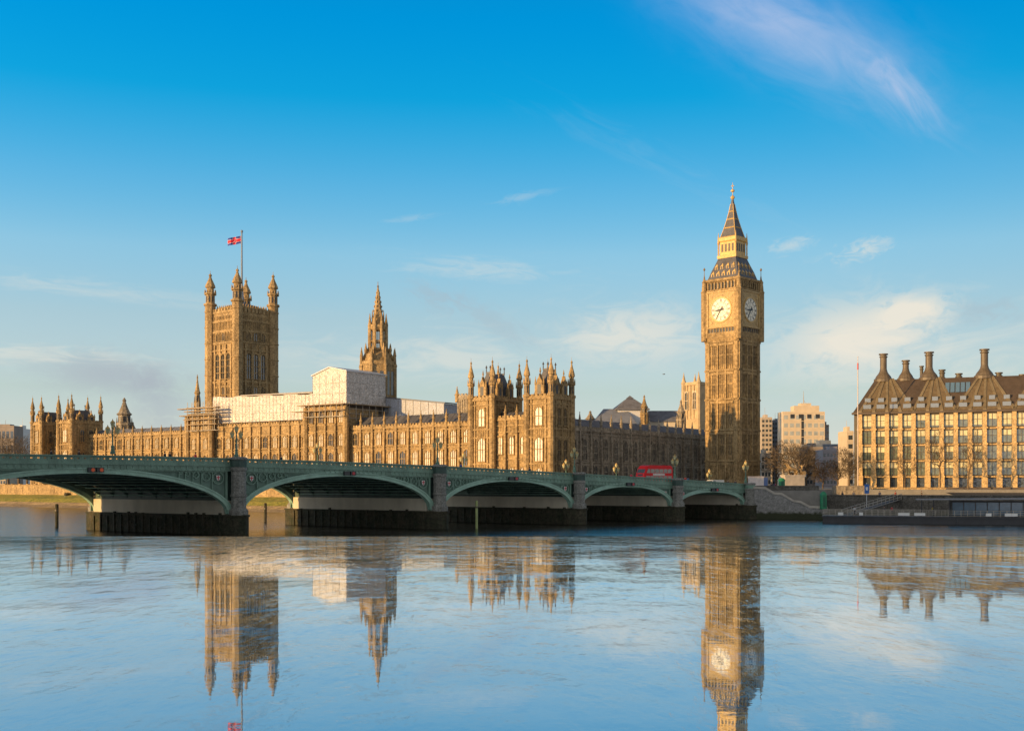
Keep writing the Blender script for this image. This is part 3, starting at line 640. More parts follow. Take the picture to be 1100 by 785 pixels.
for f in range(4):
    for k in range(4):
        s_ = S/2+(k-1.5)*1.2; off = 2.72-S/2; fbox(am, f, s_-.36, s_+.36, off, off+.03, cz(269.5), cz(261))
new('arcade', am, BRONZE, ln)
m = MB(); m.sq(cx, cy, [(2.55,cz(252.8)),(2.35,cz(250.5)),(1.8,cz(243)),(1.2,cz(233.5)),(.75,cz(225)),(.42,cz(217)),(.22,cz(212))])
for k in range(7):
    q_ = k/7; zz = cz(250-q_*34); r_ = 2.3*(1-q_)**1.25+.25
sp = new('spire', m, ROOF, ct)
m = MB()
for x in (-1,1):
    for y in (-1,1):
        pts = [(2.55,252.8),(2.35,250.5),(1.8,243),(1.2,233.5),(.75,225),(.42,217)]
        m.path([(cx+x*a, cy+y*a, cz(b)) for a, b in pts], .13, 5)
for zz, r_ in ((243,1.85),(233.5,1.25),(225,.8)): m.sq(cx, cy, [(r_,cz(zz+.7)),(r_+.1,cz(zz)),(r_-.12,cz(zz-.7))])
new('gilded_rib', m, GOLD, sp)
m = MB(); m.lathe(cx, cy, [(.2,cz(213)),(.25,cz(212)),(.62,cz(210.6)),(.66,cz(209.4)),(.3,cz(208)),(.1,cz(207)),(.1,cz(204.2)),(.55,cz(203.4)),(.6,cz(202)),(.2,cz(200.8)),(.09,cz(200)),(.08,cz(195)),(.03,cz(193.5))], 8)
m.box(cx-.5,cx+.5,cy-.06,cy+.06,cz(197.6),cz(197)); m.box(cx-.06,cx+.06,cy-.5,cy+.5,cz(197.6),cz(197)); new('finial', m, GOLD, ct)

# ------------------------------------------------------------------ royal tower with flag
VT = Frame(-104.7, 440.0, R(180-39.7)); VS = 17.1
def vz(py): return EYE + (HY-py)*445/F
vt = thing('square_tower', 'massive square gothic tower with four corner turrets and a flagpole', 'tower', (VT.X, VT.Y, 0), VT.rz)
m = MB(); m.box(0,VS,-VS,0,GZ,vz(336))
for y_ in (440,410,376,368,356,345): m.box(-.4,VS+.4,-VS-.4,.4,vz(y_)-.35,vz(y_)+.35)
battlement(m, 1, VS-1, -.3, .3, vz(336), 1.8, 1.7); battlement(m, 1, VS-1, -VS-.3, -VS+.3, vz(336), 1.8, 1.7)
for k in range(9): yy = -1.4-k*1.75; m.box(-.3,.3,yy-1.2,yy,vz(336),vz(336)+1.8); m.box(VS-.3,VS+.3,yy-1.2,yy,vz(336),vz(336)+1.8)
for y0_, y1_ in ((368,356),(355,345),(344,338),(440,411)):
    for k in range(1,18): s_ = VS*k/18; m.box(s_-.13,s_+.13,0,.28,vz(y0_)+.4,vz(y1_)-.4); m.box(-.28,0,-s_-.13,-s_+.13,vz(y0_)+.4,vz(y1_)-.4)
for s_ in (VS*.205,VS*.40,VS*.60,VS*.795): m.box(s_-.4,s_+.4,0,.6,vz(440),vz(370)); m.box(-.6,0,-s_-.4,-s_+.4,vz(440),vz(370))
new('wall', m, STONE, vt)
VW = Win(VS*.13, vz(380)-vz(407), STONE, GLASS, mull=1, bars=3, d=.5, t=.25); VW2 = Win(VS*.12, 3.2, STONE, GLASS, mull=1, bars=0, d=.4)
for k in (.302,.5,.698):
    VW.put(vt, VS*k, .02, vz(407)); VW.put(vt, -.02, -VS*k, vz(407), R(90)); VW2.put(vt, VS*k, .02, vz(366)); VW2.put(vt, -.02, -VS*k, vz(366), R(90)); VW2.put(vt, VS*k, .02, vz(424)); VW2.put(vt, -.02, -VS*k, vz(424), R(90))
for x, y in ((0,0),(VS,0),(0,-VS),(VS,-VS)): turret(vt, x, y, GZ, vz(288), 2.1, vz(326), STONE)
m = MB(); m.sq(VS/2,-VS/2,[(6.6,vz(336)),(6.2,vz(331)),(4.2,vz(326)),(1.0,vz(323))]); new('roof', m, ROOF, vt)
m = MB()
for k in range(12):
    for yy in (-2.0,-VS+2.0): m.lathe(1.9+k*1.2, yy, [(.25,vz(336)),(.2,vz(331)),(.45,vz(330)),(.02,vz(326))], 5)
    for xx in (2.0,VS-2.0): m.lathe(xx, -1.9-k*1.2, [(.25,vz(336)),(.2,vz(331)),(.45,vz(330)),(.02,vz(326))], 5)
new('cresting', m, GOLD, vt)
m = MB(); m.lathe(VS/2,-VS/2,[(1.2,vz(324)),(.9,vz(318)),(.5,vz(306)),(.42,vz(300)),(.28,vz(246)),(.5,vz(245)),(.5,vz(243.6)),(.05,vz(242.6))],8)
fp = new('flagpole', m, mat('steel_grey_pole', (.20,.24,.30), .4), vt)
# flag: blue field, white and red crosses, waving
def flag_part(name, polys, m_, d, parent):
    mb = MB()
    for poly in polys:
        n = 8; # subdivide quads along u for the wave
        (u0,v0),(u1,v1),(u2,v2),(u3,v3) = poly
        vs = []
        for k in range(n+1):
            q_ = k/n
            for (ua,va,ub,vb) in ((u0,v0,u1,v1),(u3,v3,u2,v2)):
                u = ua+(ub-ua)*q_; v = va+(vb-va)*q_; wv = math.sin(u*2.1)*.35*(u/5); vs += [(u, wv+d+.02*0, v-u*.22), (u, wv-d, v-u*.22)]
        fsx = []
        for k in range(n):
            a, b = k*4, k*4+4; fsx += [(a,b,b+2,a+2),(a+1,a+3,b+3,b+1),(a,a+1,b+1,b),(a+2,b+2,b+3,a+3)]
        fsx += [(0,2,3,1),(n*4,n*4+1,n*4+3,n*4+2)]; mb.add(vs, fsx)
    return new(name, mb, m_, parent)
FW, FH = 5.0, 2.9
fr_ = VT.world(VS/2, -VS/2)
fl = thing('flag', 'small red white and blue flag flying from the pole on the square tower', 'flag', (fr_[0]-.35, fr_[1]-.1, vz(257.5)), R(180+10))
cl = flag_part('cloth', [[(0,0),(FW,0),(FW,FH),(0,FH)]], mat('flag_blue', (.03,.05,.28), .8), .02, fl)
def diag(w): 
    a = w
    return [[(0,0),(a*1.6,0),(FW,FH-a),(FW-.01,FH)], [(0,FH),(0,FH-a),(FW-a*1.6,0),(FW,0)]]
flag_part('cross', diag(.40)+[[(0,FH/2-.66),(FW,FH/2-.66),(FW,FH/2+.66),(0,FH/2+.66)],[(FW/2-.62,0),(FW/2+.62,0),(FW/2+.62,FH),(FW/2-.62,FH)]], mat('flag_white', (.75,.72,.72), .8), .035, fl)
flag_part('cross', diag(.30)+[[(0,FH/2-.54),(FW,FH/2-.54),(FW,FH/2+.54),(0,FH/2+.54)],[(FW/2-.54,0),(FW/2+.54,0),(FW/2+.54,FH),(FW/2-.54,FH)]], mat('flag_red', (.70,.02,.05), .8), .05, fl)
# small spire turret at the left foot of the tower
def small_turret(px, Y, ytop, ybase, r, label, m_=STONE):
    x, y = ray(px, Y); zt, zb = zat(ytop, Y), zat(ybase, Y); h = zt-zb
    o = MB(); o.lathe(0,0,[(r,GZ),(r,zb+h*.28),(r*1.2,zb+h*.31),(r*1.15,zb+h*.36),(r*.9,zb+h*.38),(r*.85,zb+h*.55),(r*1.1,zb+h*.58),(r*.8,zb+h*.63),(r*.42,zb+h*.78),(r*.2,zb+h*.9),(r*.3,zb+h*.92),(r*.05,zb+h)],8)
    for a in range(8): o.lathe(r*1.05*math.cos(a*math.pi/4+.39), r*1.05*math.sin(a*math.pi/4+.39), [(r*.14,zb),(r*.14,zb+h*.36),(r*.02,zb+h*.5)], 4)
    t_ = thing('spired_turret', label, 'turret', (x, y, 0), R(20)); new('shaft', o, m_, t_)
    d = MB()
    for a in range(8):
        an = a*math.pi/4; rr = r*.9*math.cos(math.pi/8)+.01; c, s_ = math.cos(an), math.sin(an); hw = r*.18
        d.add([(c*rr-s_*u*hw, s_*rr+c*u*hw, z) for z in (zb+h*.40, zb+h*.53) for u in (-1,1)], [(0,1,3,2)])
    new('opening', d, BLACK, t_)
small_turret(212, 425, 402, 450, 1.1, 'slim spired turret at the left foot of the square tower')
small_turret(133.5, 470, 427, 470, 3.0, 'dark spired octagonal turret standing alone between the left pavilions and the square tower', STONE_D)
small_turret(122, 470, 452, 470, 1.1, 'short pinnacle left of the lone dark octagonal turret', STONE_D)
small_turret(143, 470, 453, 470, 1.1, 'short pinnacle right of the lone dark octagonal turret', STONE_D)

# ------------------------------------------------------------------ central spire
CY = 375.0; cxw, _ = ray(406, CY)
cs = thing('central_spire', 'slender octagonal gothic spire rising behind the white scaffold shelter', 'spire', (cxw, CY, 0), R(-36))
c_z = lambda py: zat(py, CY)
m = MB(); m.lathe(0,0,[(5.8,GZ),(5.8,c_z(394)),(6.1,c_z(392)),(6.0,c_z(389)),(5.0,c_z(388)),(4.3,c_z(381)),(3.2,c_z(378))],8)
for a in range(8):
    an = a*math.pi/4+math.pi/8; c, s_ = math.cos(an), math.sin(an)
    m.lathe(5.8*c, 5.8*s_, [(.62,GZ),(.62,c_z(395)),(.8,c_z(394)),(.5,c_z(391)),(.4,c_z(384)),(.5,c_z(383)),(.06,c_z(374))], 6)
    m.tube((5.4*c,5.4*s_,c_z(387)), (3.2*c,3.2*s_,c_z(374)), .4, .3, 4); m.lathe(4.3*c, 4.3*s_, [(.4,c_z(388)),(.38,c_z(378)),(.5,c_z(377)),(.05,c_z(369))], 6)
bd = new('base', m, STONE, cs)
d = MB()
for a in range(8):
    an = a*math.pi/4; rr = 5.8*math.cos(math.pi/8)+.03; c, s_ = math.cos(an), math.sin(an)
    for o_ in (-1.0,1.0): d.add([(c*rr-s_*(o_+u*.6), s_*rr+c*(o_+u*.6), z) for z in (c_z(425), c_z(400)) for u in (-1,1)], [(0,1,3,2)])
new('window', d, GLASS, bd)
m = MB(); m.lathe(0,0,[(3.0,c_z(390)),(3.0,c_z(381)),(3.15,c_z(380)),(2.3,c_z(379))],8); m.lathe(0,0,[(2.9,c_z(354)),(3.15,c_z(352)),(3.1,c_z(349.5)),(2.4,c_z(349)),(2.1,c_z(343)),(2.3,c_z(342)),(1.7,c_z(341)),(1.25,c_z(332)),(.72,c_z(319)),(.5,c_z(313)),(.2,c_z(308.5)),(.4,c_z(307.6)),(.12,c_z(306.6)),(.08,c_z(302.5))],8)
for a in range(8):
    an = a*math.pi/4+math.pi/8; c, s_ = math.cos(an), math.sin(an)
    m.lathe(2.85*c, 2.85*s_, [(.62,c_z(386)),(.58,c_z(351)),(.66,c_z(350)),(.4,c_z(346)),(.05,c_z(337))], 6)
    m.lathe(1.95*c, 1.95*s_, [(.2,c_z(345)),(.2,c_z(339)),(.03,c_z(333))], 5)
    c2, s2 = math.cos(an+math.pi/4), math.sin(an+math.pi/4)
    m.tube((2.8*c,2.8*s_,c_z(367)), (2.8*c2,2.8*s2,c_z(367)), .28, .28, 4); m.tube((2.8*c,2.8*s_,c_z(354)), (2.8*c2,2.8*s2,c_z(354)), .34, .34, 4); m.tube((2.8*c,2.8*s_,c_z(376)), (2.8*c2,2.8*s2,c_z(376)), .5, .5, 4); mx_, my_ = 2.75*(c+c2)/2, 2.75*(s_+s2)/2; m.tube((mx_,my_,c_z(378)),(mx_,my_,c_z(353)),.13,.13,4)
    for k in range(5): q_ = k/5; rr = 1.25*(1-q_)+.25; m.lathe(rr*c*1.06, rr*s_*1.06, [(.12,c_z(335-q_*24)),(.16,c_z(334-q_*24)),(.02,c_z(332.6-q_*24))], 4)
new('lantern_stage', m, STONE, cs)

# ------------------------------------------------------------------ scaffolding shelters
def poles(mb, x0, x1, y0, y1, z0, z1, dx=2.0, dzz=2.0):
    n = max(1, int((x1-x0)/dx))
    for k in range(n+1):
        x = x0+(x1-x0)*k/n
        for y in (y0, y1): mb.tube((x,y,z0),(x,y,z1+.6),.09,.09,5)
    z = z0
    while z <= z1+.01:
        for y in (y0, y1): mb.tube((x0-.7,y,z),(x1+.7,y,z),.08,.08,5)
        for k in range(n+1): x = x0+(x1-x0)*k/n; mb.tube((x,y0-.3,z+.1),(x,y1+.3,z+.1),.07,.07,5)
        z += dzz
def wavy_wall(mb, x0, x1, y, z0, z1, n=26, amp=.12, axis='x', seed=1):
    rr = random.Random(seed); nz = 5; vs = []
    for i in range(n+1):
        for j in range(nz+1):
            u = x0+(x1-x0)*i/n; o_ = rr.uniform(-amp, amp) if 0 < i < n and 0 < j < nz else 0
            vs.append((u, y+o_, z0+(z1-z0)*j/nz) if axis == 'x' else (y+o_, u, z0+(z1-z0)*j/nz))
    mb.add(vs, [(i*(nz+1)+j, (i+1)*(nz+1)+j, (i+1)*(nz+1)+j+1, i*(nz+1)+j+1) for i in range(n) for j in range(nz)])
SY = WY-1.2
def sx(px, y=SY): return PAL.x_at(px, y)
xa, xb = sx(336), sx(229); za, zb = PAL.z_at(450, xa, SY), PAL.z_at(423.5, xa, SY); zb2 = PAL.z_at(427.5, xb, SY)
r1 = thing('scaffold_shelter', 'long low white sheeted roof shelter in front of the square tower', 'scaffold shelter', (*PAL.world(0, 0), 0), PAL.rz)
m = MB(); nseg = 24
poly = [(xa,za),(xb,za),(xb,zb2)]
for k in range(nseg+1): q_ = k/nseg; poly.append((xb+(xa-xb)*q_, zb2+(zb-zb2)*q_ + (0.35 if k % 6 < 3 else 0)))
m.slab(poly, SY-11, SY)
new('sheeting', m, SHEET, r1)
m = MB()
for k in range(30): x = xa+(xb-xa)*k/29; m.tube((x,SY+.12,za-.6),(x,SY+.12,zb2+(zb-zb2)*(x-xb)/(xa-xb)+.2),.05,.05,4)
for zz in (.33,.66): m.tube((xa,SY+.12,za+(zb-za)*zz),(xb,SY+.12,za+(zb2-za)*zz),.05,.05,4)
new('pole', m, SHEET, r1); 
m = MB(); m.slab([(xb-1.0,zb2-.1),(xa,zb-.1),(xa,zb+.5),(xa+6,zb+.65),(xa+10,zb+.5),(xb+(xa-xb)*.45,(zb+zb2)/2+.75),(xb+(xa-xb)*.3,zb2+.7),(xb,zb2+.35)], SY-11.2, SY+.35) if False else m.slab([(xa,zb+.33),(xb-14,zb2+(zb-zb2)*.45+.4),(xb-14,zb2+(zb-zb2)*.45+.75),(xa,zb+.85)], SY-11.2, SY+.4)
new('roof', m, mat('grey_scaffold_roof', (.30,.28,.26), .6, .2, .8), r1)
# tall gabled box
GY = WY+.6
ga, gb = PAL.x_at(372, GY), PAL.x_at(336, GY); z0_ = PAL.z_at(433, ga, GY); ze = PAL.z_at(402.5, ga, GY); zp = PAL.z_at(393.5, ga, GY); xp = PAL.x_at(354, GY)
dep = None
# depth so that its right side reaches x = 414
k414 = (414-550)/F; bx, by = PAL.world(ga, GY); ny = (-PAL.ey[0], -PAL.ey[1]); dep = -(bx-k414*by)/(ny[0]-k414*ny[1])
r2 = thing('gabled_shelter', 'tall white sheeted shelter with a shallow gable on scaffolding', 'scaffold shelter', (*PAL.world(0,0), 0), PAL.rz)
zel = PAL.z_at(404, gb, GY); zer = PAL.z_at(398.5, ga, GY)
m = MB(); m.slab([(ga,z0_),(gb,z0_),(gb,zel),(xp,zp),(ga,zer)], GY-dep, GY); new('sheeting', m, SHEET, r2)
m = MB()
for (xa_, za_), (xb_, zb_) in (((ga-.4,zer-.1),(xp,zp)),((xp,zp),(gb+.4,zel-.1))):
    m.slab([(xa_,za_+.02),(xb_,zb_+.02),(xb_,zb_+.35),(xa_,za_+.35)], GY-dep-.4, GY+.4)
new('roof', m, mat('white_corrugated_roof', (.55,.56,.58), .5, .15, 1.5), r2)
m = MB()
for k in range(6): x = ga+(gb-ga)*k/5; m.tube((x,GY+.1,z0_),(x,GY+.1,min(zel,zer)),.05,.05,4)
for k in range(7): y = GY-dep*k/6; m.tube((ga-.1,y,z0_),(ga-.1,y,zer),.05,.05,4)
for q_ in (.33,.66): m.tube((ga-.1,GY,z0_+(zer-z0_)*q_),(ga-.1,GY-dep,z0_+(zer-z0_)*q_),.05,.05,4); m.tube((ga,GY+.1,z0_+(zer-z0_)*q_),(gb,GY+.1,z0_+(zer-z0_)*q_),.05,.05,4)
new('pole', m, SHEET, r2)
m = MB(); poles(m, ga-1.2, gb+1.0, GY+1.2, GY+3.0, PAL.z_at(447, ga, GY), z0_, 2.2, 1.8)
for k in range(7): y = GY-dep*k/6; m.tube((ga-1.3,y,PAL.z_at(452,ga,GY)),(ga-1.3,y,z0_+.3),.1,.1,5)
for zz in (434,439,444,449): m.tube((ga-1.3,GY+1,PAL.z_at(zz,ga,GY)),(ga-1.3,GY-dep-1,PAL.z_at(zz,ga,GY)),.09,.09,5)
new('pole', m, TUBE, r2)
m = MB(); m.box(ga-1.6,gb+3.5,GY+.9,GY+3.2,z0_-.45,z0_-.2); m.box(ga-1.6,gb+6.0,GY+.9,GY+3.2,z0_-2.2,z0_-2.0); m.box(ga-2.0,ga-.1,GY-dep-.5,GY+1,z0_-.4,z0_-.15)
new('boards', m, PLANK, r2)
m = MB(); m.box(ga+.5,gb,GY-dep,GY-1.0,PAL.z_at(452,ga,GY),z0_-.02); new('dark_netting', m, mat('dark_scaffold_netting', (.09,.075,.06), .9, .4, 1.2), r2)
# rear shelter at the right
RYy = -24.0
rxa, rxb = PAL.x_at(477, RYy), PAL.x_at(412, RYy)
r3 = thing('rear_shelter', 'lower white sheeted shelter behind the dark roof, right of the gabled one', 'scaffold shelter', (*PAL.world(0,0), 0), PAL.rz)
m = MB(); m.slab([(rxa,PAL.z_at(452,rxa,RYy)),(rxb,PAL.z_at(452,rxb,RYy)),(rxb,PAL.z_at(427.5,rxb,RYy)),(rxa,PAL.z_at(433.5,rxa,RYy))], RYy-9, RYy); new('sheeting', m, mat('grey_scaffold_sheeting', (.44,.46,.52), .6, .12, .9, .4, 1.3), r3)
m = MB(); m.slab([(rxa-.5,PAL.z_at(433.4,rxa,RYy)),(rxb,PAL.z_at(427.4,rxb,RYy)),(rxb,PAL.z_at(426,rxb,RYy)),(rxa-.5,PAL.z_at(432,rxa,RYy))], RYy-9.3, RYy+.3); new('roof', m, mat('dark_sheet_roof', (.12,.12,.13), .5), r3)
m = MB()
for k in range(9): x = rxa+(rxb-rxa)*k/8; m.tube((x,RYy+.08,PAL.z_at(452,x,RYy)),(x,RYy+.08,PAL.z_at(433-5.5*k/8,x,RYy)),.06,.06,4)
new('pole', m, TUBE, r3)
# left scaffold tower with projecting platforms
sc = thing('scaffolding', 'open scaffold tower with projecting board platforms left of the long white sheeting', 'scaffolding', (*PAL.world(0,0), 0), PAL.rz)
qa, qb = PAL.x_at(232, WY+3), PAL.x_at(203, WY+3); m = MB(); poles(m, qa, qb, WY+2.0, WY+3.6, PAL.z_at(462,qa,WY), PAL.z_at(433,qa,WY), 2.4, 1.9); new('pole', m, TUBE, sc)
m = MB()
for yy, e0, e1 in ((438.5,-1,5),(441.5,-1,1.5),(446,-1,4),(450.5,-1,2),(456,-1,1)): z = PAL.z_at(yy,qa,WY); m.box(qa+e0,qb+e1,WY+1.7,WY+3.9,z,z+.28)
new('boards', m, PLANK, sc)

# ------------------------------------------------------------------ roofs and towers behind the north range
def block_thing(name, label, cat, pxa, pxb, Y, ytop, ybot, depth, m_, group=None, rz=0.0):
    xa_, _ = ray(pxa, Y); xb_, _ = ray(pxb, Y); w = (xb_-xa_); zt = zat(ytop, Y); zb_ = GZ if ybot is None else zat(ybot, Y)
    r_ = thing(name, label, cat, ((xa_+xb_)/2, Y, 0), rz, group)
    new('wall', MB().box(-w/2, w/2, 0, depth, zb_, zt), m_, r_); return r_, w, zt, zb_
h = thing('pyramid_roof_building', 'white building with a dark pyramid roof behind the north range', 'building', (*ray(679.5, 420), 0), R(5))
w = 44/F*420*.72; z1 = zat(440,420); z2 = zat(426,420)
new('wall', MB().box(-w/2,w/2,0,w,GZ,z1), mat('white_stucco', (.62,.62,.62), .8, .1), h)
new('roof', MB().lathe(0, w/2, [(w*.82,z1-.1),(w*.82,z1+.3),(w*.2,z2-.6),(.05,z2)], 4, math.pi/4), ROOFP, h)
m = MB(); m.sq(0, w/2, [(w*.10,z2-1.6),(w*.10,z2-.4),(w*.12,z2-.3),(.05,z2+.8)]); new('vent', m, ROOFP, h)
hr = thing('hall_roof', 'long pale blue slate roof of the old hall left of the pyramid roof', 'building', (*ray(660, 415), 0), R(0))
w = 48/F*415; new('wall', MB().box(-w/2,w/2,0,14,GZ,zat(455,415)), STONE_L, hr); m = MB()
m.add([(-w/2,-.5,zat(455,415)),(w/2,-.5,zat(455,415)),(w/2,14,zat(455,415)),(-w/2,14,zat(455,415)),(-w/2+4.6,6,zat(438,415)),(w/2-3,6,zat(438,415)),(w/2-3,8,zat(438,415)),(-w/2+4.6,8,zat(438,415))],[(0,1,5,4),(1,2,6,5),(2,3,7,6),(3,0,4,7),(4,5,6,7)]); new('roof', m, mat('light_slate', (.17,.19,.24), .6, .2, .5), hr)
hb = thing('slate_roof_hall', 'long dull blue slate roof between the pyramid roof and the clock tower', 'building', (*ray(716, 425), 0), 0)
w = 36/F*425; new('wall', MB().box(-w/2,w/2,0,12,GZ,zat(453,425)), STONE_L, hb)
m = MB(); zz0, zz1 = zat(453,425), zat(440,425); m.add([(-w/2,-.5,zz0),(w/2,-.5,zz0),(w/2,12,zz0),(-w/2,12,zz0),(-w/2,6,zz1),(w/2,6,zz1)],[(0,1,5,4),(2,3,4,5),(1,2,5),(3,0,4)]); new('roof', m, ROOFP, hb)
small_turret(692, 372, 424, 455, 1.15, 'tall lit pinnacle turret in front of the pyramid roof', STONE)
small_turret(731.5, 372, 429, 462, 1.35, 'dark pinnacle turret just left of the pale church tower', STONE_D)
small_turret(634, 345, 441, 462, 1.5, 'squat dark turret beside the corner pavilion roof', STONE_D)
ab = thing('church_tower', 'pale sunlit church tower with corner pinnacles just left of the clock tower', 'church tower', (*ray(748.5, 470), 0), R(-46))
az_ = lambda y: zat(y, 470); wA = 5.5
m = MB(); m.sq(0,0,[(wA*.8,GZ),(wA*.8,az_(452)),(wA*.72,az_(450)),(wA*.7,az_(415)),(wA*.76,az_(414)),(wA*.74,az_(411))])
for a_ in (-1,1):
    for k in range(5): m.box(-wA*.7-.2,-wA*.7,a_*0+(-wA*.6+k*wA*.3)-.2,(-wA*.6+k*wA*.3)+.2,GZ,az_(414)); m.box((-wA*.6+k*wA*.3)-.2,(-wA*.6+k*wA*.3)+.2,-wA*.7-.2,-wA*.7,GZ,az_(414))
CHS = mat('warm_church_stone', (.46,.35,.21), .9, .25, .4)
new('wall', m, CHS, ab)
for a_ in (-1,1):
    for b_2 in (-1,1): new('pinnacle', MB().lathe(a_*wA*.68,b_2*wA*.68,[(1.0,GZ),(1.0,az_(413)),(1.2,az_(412)),(.7,az_(409)),(.3,az_(404)),(.05,az_(400))],8), CHS, ab)
WCH = Win(1.6, 7, STONE_L, GLASS, mull=1, bars=1)
for k in (-.35,.35): WCH.put(ab, k*wA, -wA*.72, az_(440), R(180)); WCH.put(ab, -wA*.72, k*wA, az_(440), R(90))

# ------------------------------------------------------------------ office building on the right
pl, Yl = ray(917, 330); PHR = 4
dirr = Vector((.924,-.384)).normalized(); PHL = 66.0
rt = (pl + dirr.x*PHL, 330 + dirr.y*PHL)
PH = Frame(rt[0], rt[1], math.atan2(-dirr.y, -dirr.x))
ph = thing('office_building', 'sandstone office building with bronze roof and tall chimneys by the river', 'office building', (PH.X, PH.Y, 0), PH.rz)
def phx(px): return PH.x_at(px)
zE = PH.z_at(445, PHL); zB = GZ
cols = [924,938.5,952.8,967,981.4,996.4,1011.5,1026.7,1042,1057.8,1073.6,1089.6]; cx_ = [phx(p) for p in cols]; bw = 3.7
while cx_[-1] > 3: cx_.append(cx_[-1]-3.72)
m = MB(); m.box(0, PHL, -22, -1.0, zB, zE); new('wall', m, BRONZE, ph)
m = MB(); m.box(-.3, PHL+.5, -1.0, .6, zE-.1, zE+.45); m.box(-.3, PHL+.3, -1.0, .4, zB-.1, zB+.5); 
new('cornice', m, PHROOFD, ph)
H5 = zE - zB; fl_z = [zB+.3, zB+3.5, zB+3.5+(H5-3.5)*.25, zB+3.5+(H5-3.5)*.5, zB+3.5+(H5-3.5)*.75, zE]
cm = MB()
for (z0_, z1_, wd) in ((zB,fl_z[1],.78),(fl_z[1],fl_z[3],.66),(fl_z[3],zE,.56)): cm.box(-wd,wd,-1.0,.35,z0_,z1_)
for zz in fl_z[1:5]: cm.box(-.85,.85,-1.0,.5,zz-.18,zz+.22)
cme = cm.mesh('column'); recalc(cme); cme.materials.append(PHSTONE)
for x in cx_: new('column', cme, None, ph, (x,0,0))
rnd2 = random.Random(11)
def phwin(kind):
    fz = (H5-3.5)*.25; w = 2.55; hh = fz-1.0
    m = MB(); m.box(-w/2-.15,w/2+.15,-1.0,-.35,0,.25); m.box(-w/2-.15,w/2+.15,-1.0,-.35,hh+.2,hh+.5); m.box(-w/2-.15,-w/2+.08,-1.0,-.2,.25,hh+.2); m.box(w/2-.08,w/2+.15,-1.0,-.2,.25,hh+.2)
    m.box(-.06,.06,-1,-.28,.25,hh+.2); m.box(-w/2,w/2,-1,-.3,hh*.62-.05,hh*.62+.06)
    a = m.mesh('window'); recalc(a); a.materials.append(BRONZE)
    p = MB().box(-w/2+.08,w/2-.08,-.99,-.5,.25,hh+.2).mesh('pane'); recalc(p); p.materials.append(PHGLASS)
    bl = None
    if kind: bl = MB().box(-w/2+.1,w/2-.1,-.5,-.46,hh*(.62 if kind == 1 else .2),hh+.18).mesh('blind'); recalc(bl); bl.materials.append(PHGLASSB)
    return a, p, bl
kinds = [phwin(k) for k in (0,1,2)]
for i in range(len(cx_)-1):
    xc = (cx_[i]+cx_[i+1])/2
    for fidx in range(1,5):
        rr = rnd2.random(); kk = 2 if (fidx == 4 and rr < .6) else (1 if rr < .55+.08*fidx else 0)
        a, p, bl = kinds[kk]; o = new('window', a, None, ph, (xc,0,fl_z[fidx]+.25)); new('pane', p, None, o)
        if bl: new('blind', bl, None, o)
gme = MB().box(-1.15,1.15,-1.02,-.98,zB+.6,fl_z[1]-.5).mesh('ground_window'); recalc(gme); gme.materials.append(GLASS)
for i in range(len(cx_)-1): new('ground_window', gme, None, ph, ((cx_[i]+cx_[i+1])/2,0,0))
sp_ = MB()
for i in range(len(cx_)-1):
    for zz in fl_z[1:5]: sp_.box(cx_[i+1]+.85,cx_[i]-.85,-1.0,-.1,zz-.22,zz+.12)
new('spandrel', sp_, PHSTONE, ph)
# roof: sloping, hipped at the left, with ribs fanning to each chimney
zRg = PH.z_at(408, PHL-8, -9); RD = 9.0
m = MB(); hipx = phx(943)
m.add([(0,.2,zE+.45),(PHL+.2,.2,zE+.45),(PHL+.2,-22,zE+.45),(0,-22,zE+.45),(0,-RD,zRg),(PHL-5.0,-RD,zRg),(PHL-5.0,-13,zRg),(0,-13,zRg)],[(0,1,5,4),(1,2,6,5),(2,3,7,6),(3,0,4,7),(4,5,6,7)])
rf = new('roof', m, PHROOFD, ph)
def slope_pt(x, q_, lift): return (x, .2+(-RD-.2)*q_, zE+.45+(zRg-zE-.45)*q_+lift)
chim = [(949,380,3),(973,387,0),(998,378,3),(1057,375,3),(1118,372,3)]
fans = []
ribs = MB(); pan = MB()
edges = list(cx_)+[PHL]
def rib(mb, x0, x1, q0=0.0, q1=1.0, w0=.55, w1=.35, lift=.38):
    a = slope_pt(x0,q0,lift); b = slope_pt(x1,q1,lift); a0 = slope_pt(x0,q0,-.2); b0 = slope_pt(x1,q1,-.2)
    mb.add([(a[0]-w0,a[1],a[2]),(a[0]+w0,a[1],a[2]),(b[0]+w1,b[1],b[2]),(b[0]-w1,b[1],b[2]),(a0[0]-w0,a0[1],a0[2]),(a0[0]+w0,a0[1],a0[2]),(b0[0]+w1,b0[1],b0[2]),(b0[0]-w1,b0[1],b0[2])],
           [(0,1,2,3),(4,7,6,5),(0,4,5,1),(1,5,6,2),(2,6,7,3),(3,7,4,0)])
for (pc) in (953, 1004, 1059, 1118, 1175):
    xc = PH.x_at(pc, -RD); xf = PH.x_at(pc)
    mem = [x for x in cx_+[PHL-.2] if abs(x-xf) < 8.2]
    for x in mem: rib(ribs, x, xc+(x-xf)*.22, w0=.42, w1=.3)
    if mem:
        a, b = max(mem), min(mem)
        pan.add([slope_pt(a,0,.12), slope_pt(b,0,.12), slope_pt(xc+(b-xf)*.22,1,.12), slope_pt(xc+(a-xf)*.22,1,.12)], [(0,1,2,3)])
new('rib', ribs, PHROOF, rf); new('cladding', pan, mat('warm_bronze_cladding', (.14,.105,.06), .5, .3, .8), rf)
dmes = []
